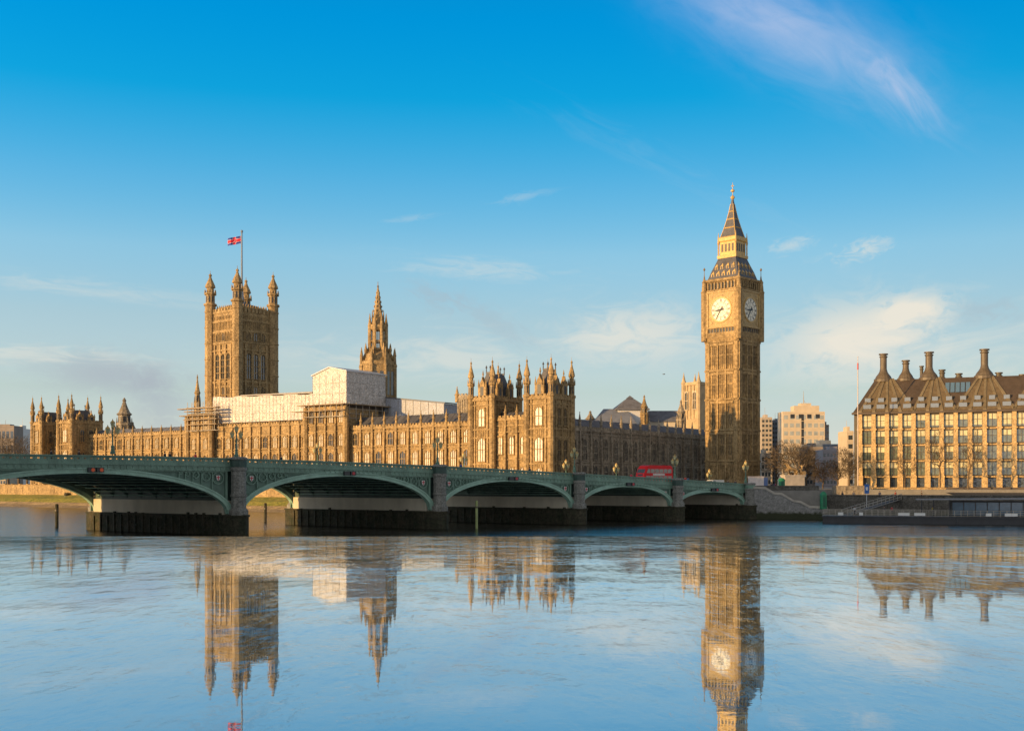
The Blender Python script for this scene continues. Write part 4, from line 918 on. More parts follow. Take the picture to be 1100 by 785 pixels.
for ww in (1.05, .75):
    a = MB().box(-ww-.12, ww+.12, -1.6, .1, -.1, 1.35).mesh('dormer'); recalc(a); a.materials.append(BRONZE)
    b = MB().box(-ww, ww, .1, .14, .1, 1.2).mesh('pane'); recalc(b); b.materials.append(mat('sky_lit_glass', (.16,.19,.23), .15, spec=.9)); dmes.append((a,b))
for i in range(len(cx_)-1):
    xc = (cx_[i]+cx_[i+1])/2
    for q_, (a, b) in zip((.10, .30), dmes):
        o = new('dormer', a, None, ph, slope_pt(xc, q_, 0)); new('pane', b, None, o)
m = MB(); 
for k in range(5): x = phx(1026)+2.2-k*1.35; p_ = slope_pt(x,.52,.3); q2 = slope_pt(x,.82,.3); m.add([(x-.55,p_[1],p_[2]),(x+.55,p_[1],p_[2]),(x+.55,q2[1],q2[2]),(x-.55,q2[1],q2[2])],[(0,1,2,3)])
new('skylight', m, mat('blue_skylight', (.10,.18,.28), .15, spec=.9), rf)
def chimney(px, ytop, y_, big=True, s_=1.0):
    x = PH.x_at(px, y_); zt = PH.z_at(ytop, x, y_); m = MB(); zb_ = zRg-.3; r = .95*s_; n = 16
    if big: prof = [(2.7*s_,zb_-.2),(2.7*s_,zb_+.6),(2.35*s_,zb_+.8),(2.1*s_,zb_+1.4),(1.4*s_,zb_+2.3),(1.15*s_,zb_+2.8),(r,zb_+3.6)]
    else: prof = [(r*1.4,zb_-.2),(r*1.4,zb_+.5),(r,zb_+.8)]
    m.lathe(x, y_, prof+[(r,zt-1.2),(r*1.25,zt-1.0),(r*1.25,zt-.8),(r*.95,zt-.75),(r*.95,zt-.4),(r*1.38,zt-.35),(r*1.38,zt)], n)
    new('chimney', m, mat('chimney_bronze', (.115,.09,.06), .5, .3, .8) if big else BRONZE, ph)
for px, yt, s_ in ((949,380,1),(973,387,.9),(998,378,1.05),(1057.5,375,1.05),(1119,372,1.05)): chimney(px, yt, -RD-1.5, True, s_)
for px, yt, s_ in ((990,393,.5),(1012,397,.75),(1030,401,.8),(1073,400,.8),(1098,402,.7)): chimney(px, yt, -RD-2.5, False, s_)
# flagpole in front of it
fx, fy = ray(921.5, 318); m = MB(); m.lathe(0,0,[(.16,GZ),(.12,zat(400,318)),(.07,zat(384,318)),(.14,zat(383.6,318)),(.02,zat(382.5,318))],8)
fpo = thing('flagpole', 'tall thin flagpole with red bands at the left end of the sandstone office building', 'flagpole', (fx,fy,0)); new('pole', m, mat('pale_pole', (.5,.42,.38), .5), fpo)
new('band', MB().lathe(0,0,[(.2,zat(397,318)),(.2,zat(390,318))],8), mat('red_band', (.5,.08,.08), .5), fpo)

# ------------------------------------------------------------------ distant city, right
def tower_block(name, label, pxa, pxb, Y, ytop, m_, rz, floors, bays, depth=12, glass=GLASS, extra=None):
    xa_, _ = ray(pxa, Y); xb_, _ = ray(pxb, Y); w = xb_-xa_; zt = zat(ytop, Y)
    r_ = thing(name, label, 'building', (xb_, Y, 0), R(180)+rz)
    new('wall', MB().box(0, w, -depth, 0, GZ, zt), m_, r_)
    fh = (zt-GZ-1)/floors; bwid = w/bays
    wm_ = MB().box(-bwid*.32, bwid*.32, 0, .06, 0, fh*.5).mesh('window'); recalc(wm_); wm_.materials.append(glass)
    cnt = 0
    for f_ in range(floors-1, -1, -1):
        for b_ in range(bays):
            if cnt < 98: new('window', wm_, None, r_, (bwid*(b_+.5), .0, GZ+.8+fh*f_+fh*.2)); cnt += 1
    led = MB()
    for f_ in range(floors+1): led.box(-.1, w+.1, 0, .16, GZ+.8+fh*f_-.18, GZ+.8+fh*f_+.1)
    new('ledge', led, m_, r_)
    rr = random.Random(int(pxa*7)); tp_ = MB(); tp_.box(0, w, -depth, 0, zt, zt+.5)
    x_ = w*.12+rr.uniform(0, w*.2); wd = w*rr.uniform(.25,.45); tp_.box(x_, x_+wd, -depth*.75, -depth*.3, zt-.05, zt+rr.uniform(1.4,2.8))
    tp_.tube((x_+wd*.6, -depth*.5, zt), (x_+wd*.6, -depth*.5, zt+rr.uniform(4,7)), .12, .05, 5)
    new('roof_plant', tp_, m_, r_)
    return r_, w, zt
CONC = mat('warm_concrete', (.42,.36,.29), .9, .2, .3); CONCP = mat('pale_concrete', (.55,.46,.34), .9, .12, .3); GREYB = mat('blue_grey_panels', (.14,.17,.22), .7, .25, .3); BRNB = mat('brown_grey_panels', (.27,.23,.20), .8, .2, .3)
tower_block('tower_block', 'narrow brown high-rise immediately right of the clock tower', 818, 829.5, 640, 449, CONC, 0, 14, 3)
tower_block('tower_block', 'blue-grey high-rise adjoining the narrow brown one', 829.6, 838, 650, 452, GREYB, 0, 14, 3)
r_, w, zt = tower_block('tower_block', 'broad pale office block with rooftop plant and mast', 841, 886, 600, 443, CONCP, 0, 9, 7, glass=mat('pale_window', (.34,.37,.36), .3, .3, .4))
m = MB(); m.box(w*.12,w*.72,-9,-1,zt,zt+3.6); m.box(w*.3,w*.55,-8,-2,zt+3.6,zt+5.0); new('rooftop_plant', m, CONCP, r_)
m = MB(); 
for k in range(4): m.box(w*(.12+.2*k),w*(.22+.2*k),-.03,.09,zt-3.0,zt-.9)
m.box(w*.5,w*.56,-.03,.1,GZ+18,zt-1); new('dark_opening', m, BLACK, r_)
m = MB(); m.tube((w*.45,-5,zt+5),(w*.45,-5,zat(419,600)),.25,.08,5); m.tube((w*.45,-5,zt+7),(w*.40,-5,zt+5),.1,.1,4); new('mast', m, TUBE, r_)
tower_block('tower_block', 'small grey block at the right shoulder of the broad pale office block', 886.5, 890.5, 615, 457, BRNB, 0, 9, 1)
tower_block('office_block', 'low blue-grey block with long window rows left of the sandstone offices', 868, 902, 520, 478, GREYB, 0, 4, 9)
tower_block('office_block', 'beige lower block half hidden by bare trees', 866, 884, 500, 481, BRNB, 0, 5, 5)
tower_block('office_block', 'mauve-grey block with small windows behind the bare trees', 884, 910, 480, 484, mat('mauve_stone', (.28,.26,.28), .8, .15, .3), 0, 5, 7)
tower_block('office_block', 'sliver of cream building touching the left edge of the sandstone offices', 910, 917, 430, 464, CONCP, 0, 6, 1)
tower_block('townhouse', 'narrow tan building at the right foot of the clock tower', 818, 828, 470, 488, CONC, 0, 4, 3)
# distant city, left
tower_block('riverside_block', 'low dark building at the far left edge behind bare trees', -12, 15, 640, 458, BRNB, 0, 4, 6)
tower_block('riverside_block', 'pale white rooftop building peeking over bare trees at the far left', 15, 23.5, 660, 461, mat('white_panels', (.7,.7,.68), .8), 0, 4, 3)
tower_block('riverside_house', 'cream house seen through the left arch behind the bank', -6, 6, 520, 507, CONCP, 0, 2, 4)

# ------------------------------------------------------------------ bare trees
def bare_tree(name, label, cat, px, Y, ytop, spread, seed, group, base=GZ, dense=6, leafy=TWIG):
    rr = random.Random(seed); x, y = ray(px, Y); H_ = zat(ytop, Y)-base
    t_ = thing(name, label, cat, (x, y, base), 0, group); tr = MB(); cr = MB()
    ch = H_*.5; rw = H_*.40*spread; zc2 = H_*.57; n = 150*dense if dense < 7 else 1500
    nodes = [(Vector((0,0,0)), -1, 0)]
    for k in range(1, 6): nodes.append((Vector((rr.uniform(-.1,.1)*k*.3, rr.uniform(-.1,.1)*k*.3, H_*.22*k/5)), k-1, k*H_*.05))
    pts = []
    lobes = [(rr.uniform(-.45,.45), rr.uniform(-.45,.45), rr.uniform(-.5,.6), rr.uniform(.45,.75)) for _ in range(7)]
    while len(pts) < n:
        lx, ly, lz, lr = rr.choice(lobes); v = Vector((rr.gauss(0,1), rr.gauss(0,1), rr.gauss(0,1))).normalized()*(lr*rr.uniform(.25,1)**.5)
        p = Vector(((lx+v.x)*rw, (ly+v.y)*rw, zc2+(lz+v.z)*ch*.72))
        if H_*.14 < p.z < H_: pts.append(p)
    top = nodes[-1][0]; pts.sort(key=lambda p: (p-top).length)
    pos = [q_[0] for q_ in nodes]; dist = [0.0]*len(pos)
    for i_ in range(1, len(pos)): dist[i_] = dist[i_-1]+(pos[i_]-pos[i_-1]).length
    par = [-1]+list(range(len(pos)-1))
    for p in pts:
        best, bi = 1e9, 3
        for i_ in range(3, len(pos)):
            q_ = pos[i_]; d = math.sqrt((q_[0]-p[0])**2+(q_[1]-p[1])**2+(q_[2]-p[2])**2) + .28*dist[i_]
            if q_[2] > p[2]+H_*.05: d += 1.5
            if d < best: best, bi = d, i_
        par.append(bi); dist.append(dist[bi]+(p-pos[bi]).length); pos.append(p)
    cnt = [1]*len(pos)
    for i_ in range(len(pos)-1, 0, -1): cnt[par[i_]] += cnt[i_]
    k0 = H_*(.024 if dense > 2 else .013)/math.sqrt(len(pos))
    for i_ in range(1, len(pos)):
        r0, r1 = max(.028, k0*cnt[par[i_]]**.5), max(.022, k0*cnt[i_]**.5)
        if cnt[i_] < cnt[par[i_]]*.3: r0 = r1*1.2
        (tr if i_ < 6 or cnt[i_] > 12 else cr).tube(pos[par[i_]], pos[i_], r0, r1, 6 if cnt[i_] > 12 else 3)
        if cnt[i_] < 4:
            for _ in range(5):
                d = (pos[i_]-Vector((0,0,H_*.3))).normalized() + Vector((rr.uniform(-.8,.8), rr.uniform(-.8,.8), rr.uniform(-.4,.8)))
                cr.tube(pos[i_], pos[i_]+d.normalized()*H_*rr.uniform(.03,.075), .024, .010, 3)
    new('trunk', tr, BARK, t_); new('crown', cr, leafy, t_); return t_
gt = 'bare winter trees'
bare_tree('bare_tree', 'largest bare brown tree right of the clock tower, behind the statue', 'tree', 851, 330, 465, 1.15, 5, gt, dense=7)
bare_tree('bare_tree', 'bare tree close beside the foot of the clock tower', 'tree', 834, 345, 477, .9, 6, gt, dense=6)
bare_tree('bare_tree', 'bare tree just right of the largest one, with lit branches', 'tree', 866, 350, 479, .9, 7, gt, dense=6)
bare_tree('bare_tree', 'small bare tree in front of the mauve-grey block', 'tree', 884, 345, 494, 1.1, 8, gt, dense=6)
bare_tree('bare_tree', 'bare tree against the blue-grey block, left of the flagpole', 'tree', 900, 335, 491, 1.1, 9, gt, dense=6)
bare_tree('bare_tree', 'slim bare tree at the left corner of the sandstone offices', 'tree', 912, 322, 481, .8, 10, gt, dense=6)
for k, (px, yt) in enumerate(((972,470),(1010,452),(1040,462))):
    bare_tree('bare_tree', ['slim bare street tree before the left bays of the sandstone offices','tall thin bare street tree before the middle bays of the sandstone offices','thin bare street tree before the right bays of the sandstone offices'][k], 'tree', px, 303, yt, .62, 20+k, gt, dense=2)
for k, (px, yt, Y) in enumerate(((-4,463,520),(9,466,500),(20,464,510),(29,470,490))):
    bare_tree('bare_tree', ['bare tree cut by the left edge of the picture','second bare tree from the left edge, below the dark building','bare tree below the white rooftop at the far left','bare tree touching the last pavilion of the palace'][k], 'tree', px, Y, yt, 1.3, 30+k, gt, dense=5)

# ------------------------------------------------------------------ bridge
PT = [-84.0, -45.0, 0.0, 37.76, 70.8, 98.7, 122.2]
TOPS = [(-90,10.6),(-60,11.35),(-33.8,11.72),(0,11.60),(37.8,10.85),(70.8,9.72),(98.7,8.70),(122.2,7.72),(140,7.3)]
def ztop(t):
    for (a, za_), (b, zb_) in zip(TOPS, TOPS[1:]):
        if t <= b: break
    i = TOPS.index((b, zb_)); q_ = (t-a)/(b-a)
    def sl(j): 
        j0, j1 = max(0,j-1), min(len(TOPS)-1,j+1); return (TOPS[j1][1]-TOPS[j0][1])/(TOPS[j1][0]-TOPS[j0][0])
    m0, m1 = sl(i-1)*(b-a), sl(i)*(b-a); return (2*q_**3-3*q_**2+1)*za_+(q_**3-2*q_**2+q_)*m0+(-2*q_**3+3*q_**2)*zb_+(q_**3-q_**2)*m1
SK = -.247; BW = 33.0
br = thing('arch_bridge', 'green painted iron arch bridge on granite piers crossing the river', 'bridge', (BR.X, BR.Y, 0), BR.rz)
def bslab(mb, t0, t1, zlo, zhi, y0, y1, n=60):        # a curved ribbon along the bridge, skewed with it
    vs = []
    for k in range(n+1):
        t = t0+(t1-t0)*k/n
        for y in (y0, y1): vs += [(t+SK*y, y, zlo(t)), (t+SK*y, y, zhi(t))]
    fsx = []
    for k in range(n):
        a, b = 4*k, 4*k+4; fsx += [(a,b,b+1,a+1),(a+2,a+3,b+3,b+2),(a+1,b+1,b+3,a+3),(a,a+2,b+2,b)]
    fsx += [(0,1,3,2),(4*n,4*n+2,4*n+3,4*n+1)]; mb.add(vs, fsx)
T0, T1 = -88.0, 124.0
m = MB(); bslab(m, T0, T1, lambda t: ztop(t)-1.75, lambda t: ztop(t)-1.25, .1, BW-.1, 90); UNDER = mat('shade_dark_underdeck_iron', (.022,.034,.032), .7, .3, 1)  # near-black colour paints in the shade below the deck
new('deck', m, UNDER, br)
m = MB(); bslab(m, T0, T1, lambda t: ztop(t)-1.25, lambda t: ztop(t)-1.20, 5.0, BW-5.0, 90); new('carriageway', m, ASPH, br)
m = MB(); bslab(m, T0, T1, lambda t: ztop(t)-1.25, lambda t: ztop(t)-1.08, .4, 5.0, 90); bslab(m, T0, T1, lambda t: ztop(t)-1.25, lambda t: ztop(t)-1.08, BW-5, BW-.4, 90); new('footway', m, PAVE, br)
m = MB()
for y in (5.6, BW/2-.06, BW-5.7): bslab(m, T0, T1, lambda t: ztop(t)-1.2, lambda t: ztop(t)-1.195, y, y+.12, 60)
new('lane_line', m, mat('white_road_paint', (.8,.8,.78), .7), br)
for y0, y1, nm in ((-.32,.35,'a'),(BW-.35,BW+.32,'b')):
    fa = (-.32,.1) if nm == 'a' else (BW-.1,BW+.32)
    m = MB()
    bslab(m, T0, T1, lambda t: ztop(t)-.16, ztop, y0, y1, 120)                       # top rail
    bslab(m, T0, T1, lambda t: ztop(t)-1.12, lambda t: ztop(t)-.86, y0+.08, y1-.08, 120)
    yc0, yc1 = (y0+.18, y1-.2)
    t = T0
    while t < T1:                                                        # pierced panels
        z = ztop(t)
        tt = t+SK*yc0; m.box(tt, tt+.20, yc0, yc1, z-.86, z-.16)
        m.box(tt+.2, tt+.9, yc0+.04, yc1-.04, z-.86, z-.55); m.box(tt+.2, tt+.9, yc0+.04, yc1-.04, z-.39, z-.16)
        m.box(tt+.2, tt+.36, yc0+.04, yc1-.04, z-.55, z-.39); m.box(tt+.74, tt+.9, yc0+.04, yc1-.04, z-.55, z-.39)
        t += .9
    new('parapet', m, GREEN, br)
    m = MB(); bslab(m, T0, T1, lambda t: ztop(t)-1.32, lambda t: ztop(t)-1.12, y0-.12, y1+.05, 120); bslab(m, T0, T1, lambda t: ztop(t)-1.92, lambda t: ztop(t)-1.32, y0+.06, y1-.05, 120); bslab(m, T0, T1, lambda t: ztop(t)-2.02, lambda t: ztop(t)-1.92, y0-.06, y1-.05, 120)
    t = T0
    while t < T1: z = ztop(t); yy = (y0-.02) if nm == 'a' else (y1-.10); tt = t+SK*yy; m.box(tt, tt+.22, yy, yy+.12, z-1.84, z-1.38); t += .9
    new('cornice', m, GREEN, br)
ZS = 3.2; CR = [8.8, 9.2, 8.95, 8.2, 7.15, 5.95]
SHIELD_W = mat('shield_white', (.7,.68,.66), .5); SHIELD_R = mat('shield_red', (.5,.04,.05), .5)
for ai in range(len(PT)-1):
    pa, pb = PT[ai]+1.25, PT[ai+1]-1.25; mid, hw = (pa+pb)/2, (pb-pa)/2; zc_ = CR[ai]
    def za(t, up=0.0, ex=0.0, zs=ZS):
        q_ = min(1, abs((t-mid)/(hw+ex))); return zs+(zc_+up-zs)*max(0, 1-q_**2.05)**.5
    # samples dense near the springings
    TS = [mid - hw*math.cos(math.pi*k/44) for k in range(45)]
    for side, (y0, y1) in enumerate(((-.30,.45),(BW-.45,BW+.30))):
        m = MB()
        def ring(mb, off0, off1, ya, yb, zs=ZS):
            vs = []
            for t in TS:
                q_ = (t-mid)/hw; q_ = max(-1, min(1, q_)); sn = math.sqrt(max(0,1-q_*q_)); nx_, nz_ = q_*(zc_-zs)/hw, sn*1.0
                nx_, nz_ = q_, sn*hw/(zc_-zs)*.0+sn; l_ = math.hypot(nx_, nz_) or 1; nx_, nz_ = nx_/l_, nz_/l_
                zb_ = zs+(zc_-zs)*sn
                for o_ in (off0, off1):
                    for y in (ya, yb): vs.append((t+nx_*o_*1.15+SK*y, y, zb_+nz_*o_*(1.0)))
            fsx = []; n_ = len(TS)
            for k in range(n_-1):
                a, b = 4*k, 4*k+4; fsx += [(a,a+2,b+2,b),(a+1,b+1,b+3,a+3),(a,b,b+1,a+1),(a+2,a+3,b+3,b+2)]
            fsx += [(0,1,3,2),(4*(n_-1),4*(n_-1)+2,4*(n_-1)+3,4*(n_-1)+1)]; mb.add(vs, fsx)
        ring(m, 0, .68, y0+.06, y1); ring(m, -.02, .20, y0-.04, y1); ring(m, .54, .76, y0-.04, y1)
        o = new('arch', m, GREEN_L, br)
        # spandrel: back plate, frame and tracery
        m = MB(); yb_ = .12 if side == 0 else BW-.24; vs = []
        for t in TS:
            q_ = (t-mid)/hw; lo_ = min(za(t)+.4, ztop(t)-1.95); vs += [(t+SK*yb_, yb_, lo_), (t+SK*yb_, yb_, ztop(t)-1.9), (t+SK*(yb_+.12), yb_+.12, lo_), (t+SK*(yb_+.12), yb_+.12, ztop(t)-1.9)]
        m.add(vs, [f_ for k in range(len(TS)-1) for f_ in ((4*k,4*k+4,4*k+5,4*k+1),(4*k+2,4*k+3,4*k+7,4*k+6),(4*k,4*k+2,4*k+6,4*k+4))])
        sp_ = new('spandrel', m, mat('spandrel_green_paint', (.12, .205, .165), .6, .3, 1), br)
        m = MB(); ysf = -.12 if side == 0 else BW-.02; yth = .16
        for s_ in (-1, 1):
            te = pa if s_ < 0 else pb
            for k, (d_, rr_) in enumerate(((1.5,.95),(3.4,.72),(5.0,.52),(6.3,.38),(7.4,.26))):
                t = te - s_*d_; ztp = ztop(t)-2.05; zb_ = za(t)+.62
                zc2 = ztp - rr_ - .05
                if ztp-zb_ < rr_*1.2: continue
                n = 14; vs = []
                for j in range(n):
                    a = 2*math.pi*j/n
                    for r2_ in (rr_, rr_-.14):
                        for y in (ysf, ysf+yth): vs.append((t+r2_*math.cos(a)+SK*y, y, zc2+r2_*math.sin(a)))
                m.add(vs, [f_ for j in range(n) for f_ in ((4*j,4*((j+1)%n),4*((j+1)%n)+2,4*j+2),(4*j+1,4*j+3,4*((j+1)%n)+3,4*((j+1)%n)+1),(4*j,4*j+1,4*((j+1)%n)+1,4*((j+1)%n)),(4*j+2,4*((j+1)%n)+2,4*((j+1)%n)+3,4*j+3))])
                for j in range(4):
                    a = math.pi/4+j*math.pi/2; m.tube((t+SK*ysf,ysf+.08,zc2),(t+rr_*math.cos(a)+SK*ysf,ysf+.08,zc2+rr_*math.sin(a)),.045,.045,4)
                m.box(t-s_*rr_*1.0-.07+SK*ysf, t-s_*rr_*1.0+.07+SK*ysf, ysf, ysf+yth, za(t-s_*rr_)+.5, ztp)
            m.box(min(te,te-s_*.35)+SK*ysf, max(te,te-s_*.35)+SK*ysf, ysf-.05, ysf+yth, ZS, ztop(te)-2.0)
        bslab(m, pa, pb, lambda t: ztop(t)-2.22, lambda t: ztop(t)-2.03, ysf, ysf+yth, 30)
        new('tracery', m, GREEN, sp_)
        if side == 0:
            for s_ in (-1, 1):
                te = pa if s_ < 0 else pb; t = te - s_*1.5; zz = ztop(t)-3.0; ysh = -.2
                sh = MB(); sh.slab([(t-.30,zz+.36),(t+.30,zz+.36),(t+.30,zz-.07),(t+.18,zz-.32),(t,zz-.46),(t-.18,zz-.32),(t-.30,zz-.07)], ysh, ysh+.08); o2 = new('shield', sh, SHIELD_W, br)
                sh = MB(); sh.box(t-.07,t+.07,ysh-.03,ysh,zz-.34,zz+.33); sh.box(t-.27,t+.27,ysh-.031,ysh-.001,zz-.02,zz+.13); new('emblem', sh, SHIELD_R, o2)
    # ribs and bracing under the deck
    ZI = 5.3; nr_ = 9; TI = [mid - hw*math.cos(math.pi*k/20) for k in range(21)]
    for r_ in range(nr_):
        y = 1.8+(BW-3.6)*r_/(nr_-1); m = MB(); vs = []
        for t in TI:
            q_ = (t-mid)/hw; z = ZI+(zc_+.08-ZI)*math.sqrt(max(0,1-q_*q_)) if zc_ > ZI+.2 else ZI
            for yy in (y-.18, y+.18): vs += [(t+SK*yy, yy, z), (t+SK*yy, yy, min(z+.75, ztop(t)-1.7))]
        m.add(vs, [f_ for k in range(20) for f_ in ((4*k,4*k+4,4*k+5,4*k+1),(4*k+2,4*k+3,4*k+7,4*k+6),(4*k,4*k+2,4*k+6,4*k+4),(4*k+1,4*k+5,4*k+7,4*k+3))])
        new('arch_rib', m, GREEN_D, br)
    m = MB(); m2 = MB()
    for k in range(1, 20):
        t = TI[k]; q_ = (t-mid)/hw; z = ZI+(zc_-ZI)*math.sqrt(max(0,1-q_*q_))+.3; ya, yb = 1.8, BW-1.8
        m.tube((t+SK*ya,ya,z-.35),(t+SK*yb,yb,z-.35),.07,.07,4)
        for r_ in range(nr_): y = 1.8+(BW-3.6)*r_/(nr_-1); m.tube((t+SK*y,y,z-.3),(t+SK*y,y,ztop(t)-1.7),.04,.04,4)
    new('cross_brace', m, GREEN_L, br)
    # navigation lights under the crown
    tn = mid+(1.2 if ai < 3 else .6)
    m = MB(); m.box(tn-1.1,tn-.1,-.75,-.34,zc_+.15,zc_+.8); m.box(tn+.1,tn+1.1,-.75,-.34,zc_+.15,zc_+.8); o = new('navigation_light', m, BLACK, br)
    nlm = mat('lit_orange_lamp', (.9,.12,.02), .4)
    m = MB(); m.disc((tn-.45 if ai==1 else tn+.6,zc_+.47), .26, -.80, -.76, 12)
    if ai == 1: m.disc((tn+.75,zc_+.47), .26, -.80, -.76, 12)
    new('lamp_lens', m, nlm if ai == 1 else SHIELD_R, o)
# piers
for i, tp in enumerate(PT):
    last = i == len(PT)-1
    def shp(pts): return [(t+tp+SK*y, y) for t, y in pts]
    m = MB(); pw = 1.5
    m.prism(shp([(-pw,.6),(pw,.6),(pw,BW-.6),(-pw,BW-.6)]), 2.9, 5.2)
    wall = new('pier', m, CREAM, br)
    if not last: u_ = MB(); u_.prism(shp([(-pw+.2,.8),(pw-.2,.8),(pw-.2,BW-.8),(-pw+.2,BW-.8)]), 5.2, ztop(tp)-1.9); new('pier_head', u_, GREEN_D, wall)  # dark block, its colour holding the shade above the cream wall
    m = MB(); fw = 1.65
    m.prism(shp([(-fw,.2),(-fw*.7,-1.6),(0,-2.4),(fw*.7,-1.6),(fw,.2),(fw,BW-.2),(fw*.7,BW+2.0),(0,BW+3.1),(-fw*.7,BW+2.0),(-fw,BW-.2)]), -2, 2.75)
    m.prism(shp([(-fw-.15,.1),(-fw*.7-.1,-1.75),(0,-2.6),(fw*.7+.1,-1.75),(fw+.15,.1),(fw+.15,BW-.1),(fw*.7+.1,BW+2.15),(0,BW+3.3),(-fw*.7-.1,BW+2.15),(-fw-.15,BW-.1)]), 2.75, 3.05)
    rf_ = random.Random(i+50)
    for k in range(18):                               # timber fenders, uneven at the top
        y = 1.0+k*(BW-2.0)/17
        for s_ in (-1,1):
            a_ = tp+SK*y+s_*fw; m.box(a_-.16, a_+.16, y-.22, y+.22, -2, rf_.uniform(2.3,3.35))
    for k in range(7):
        y = rf_.uniform(1, BW-1); h_ = rf_.uniform(.4,1.6)
        for s_ in (-1,1): a_ = tp+SK*y+s_*fw; m.box(a_-.09, a_+.09, y-.9, y+.9, h_, h_+.25)
    new('footing', m, WEED, wall)
    for side in (0, 1):
        yc_ = -.9 if side == 0 else BW+.9; cxp = tp+SK*yc_; zt = ztop(tp)
        m = MB(); r_ = 1.12
        m.lathe(cxp, yc_, [(1.45,3.0),(1.45,3.7),(r_,4.1),(r_,4.5),(r_,5.7),(r_*1.12,5.8),(r_*1.12,6.1),(r_,6.2),(r_,zt-1.95),(r_*1.14,zt-1.85),(r_*1.14,zt-1.45),(r_,zt-1.4),(r_,zt-.25),(r_*1.2,zt-.2),(r_*1.2,zt+.06),(r_*.8,zt+.2)] if not last else [(1.45,3.0),(1.45,3.5),(r_,4.0),(r_,4.2),(r_,zt-1.4),(r_*1.15,zt-1.3),(r_*1.15,zt-1.1),(r_,zt-1.0),(r_,zt-.2),(r_*1.2,zt-.15),(r_*1.2,zt+.06),(r_*.8,zt+.2)], 8)
        new('pier_turret', m, GRANITE, wall)
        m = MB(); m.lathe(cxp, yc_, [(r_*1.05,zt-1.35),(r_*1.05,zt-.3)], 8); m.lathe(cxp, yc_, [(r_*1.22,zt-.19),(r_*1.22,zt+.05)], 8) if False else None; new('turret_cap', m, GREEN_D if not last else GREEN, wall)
# abutment behind the last pier
m = MB(); zt = ztop(124)
m.prism([(BR.X*0+123.2+SK*0, .5), (150, .5), (150, BW-.5), (123.2+SK*BW, BW-.5)], -1, zt-1.25)
ab_ = new('abutment', m, GRANITE, br)

rs = Frame(-26.0, 22.0, math.atan2(.73,-.68))
rsb = thing('riverside_building', 'long stone riverside building on the near bank, left of the view', 'building', (rs.X, rs.Y, 0), rs.rz)
m = MB(); m.box(0,165,0,26,6,35); m.box(-.5,165.5,-.5,26.5,35,36); m.box(3,162,4,22,36,42); new('wall', m, STONE_L, rsb)
wme = MB().box(-.8,.8,-.06,0,0,2.6).mesh('window'); recalc(wme); wme.materials.append(GLASS)
for k in range(19):
    for j in range(5): new('window', wme, None, rsb, (5+k*8.5, 0, 9+j*5.2))
nb = MB(); a = [rs.world(-60,-4), rs.world(170,-4), rs.world(170,300), rs.world(-60,300)]; nb.prism(a, -2, 5.9); tag(new('east_bank_ground', nb, PAVE), kind='structure')

# ------------------------------------------------------------------ lamps on the bridge
IRON_G = mat('lamp_green_gilt', (.10,.20,.14), .45, .3, 3); LGLS = mat('lantern_glass', (.50,.47,.26), .15, .2, 2)
def make_lamp(label):
    t_ = thing('street_lamp', label, 'street lamp', (0,0,0), 0, 'triple-lantern lamps along the bridge parapets')
    m = MB(); m.lathe(0,0,[(.34,0),(.34,.35),(.24,.45),(.2,1.0),(.26,1.1),(.12,1.25),(.09,2.6),(.17,2.7),(.1,2.85),(.08,3.55),(.16,3.65),(.05,3.7)],8)
    new('post', m, IRON_G, t_)
    m = MB()
    for s_ in (-1,1): m.path([(0,0,2.6),(s_*.35,0,2.45),(s_*.62,0,2.6),(s_*.7,0,2.85)], .05, 5); m.path([(0,0,3.2),(s_*.3,0,3.05),(s_*.55,0,2.75)], .035, 5)
    new('arm', m, GOLD, t_)
    for x, z in ((-.7,2.85),(.7,2.85),(0,3.7)):
        m = MB(); m.lathe(x,0,[(.10,z),(.2,z+.1),(.34,z+.7),(.2,z+.82)],6); o = new('lantern', m, LGLS, t_)
        m = MB(); m.lathe(x,0,[(.36,z+.7),(.28,z+.85),(.12,z+1.0),(.05,z+1.05),(.08,z+1.12),(.02,z+1.25)],6); new('cap', m, GOLD, o)
    return t_
near = [(121,'near lamp over the crown of the left arch, beside the lone dark turret'),(254,'near lamp on the first granite pier from the left'),(470,'near lamp on the second granite pier from the left'),
        (617,'near lamp on the third granite pier, before the shaded corner of the palace'),(725,'near lamp just right of the red bus'),(801,'near lamp at the right end of the bridge, before the clock tower')]
farl = [(341,'far-side lamp below the white gabled shelter'),(498,'far-side lamp before the second pavilion'),(608,'far-side golden lamp just left of the third pier lamp'),(762,'far-side lamp below the clock tower'),(662,'far-side lamp left of the bus before the shaded range')]
lampo = make_lamp('x'); first = True
for lst, y in ((near, -.9), (farl, BW+.9)):
    for px, lab in lst:
        x = BR.x_at(px, y); o = lampo if first else dup(lampo); first = False
        w = BR.world(x, y); o.location = (w[0], w[1], ztop(x - SK*y)+.15); o.rotation_euler = (0,0,BR.rz); o['label'] = lab + (', triple lantern on a green post' if len(lab.split()) < 11 else '')
bn = MB(); bn.lathe(0,0,[(.3,-1.2),(.3,0)],8)

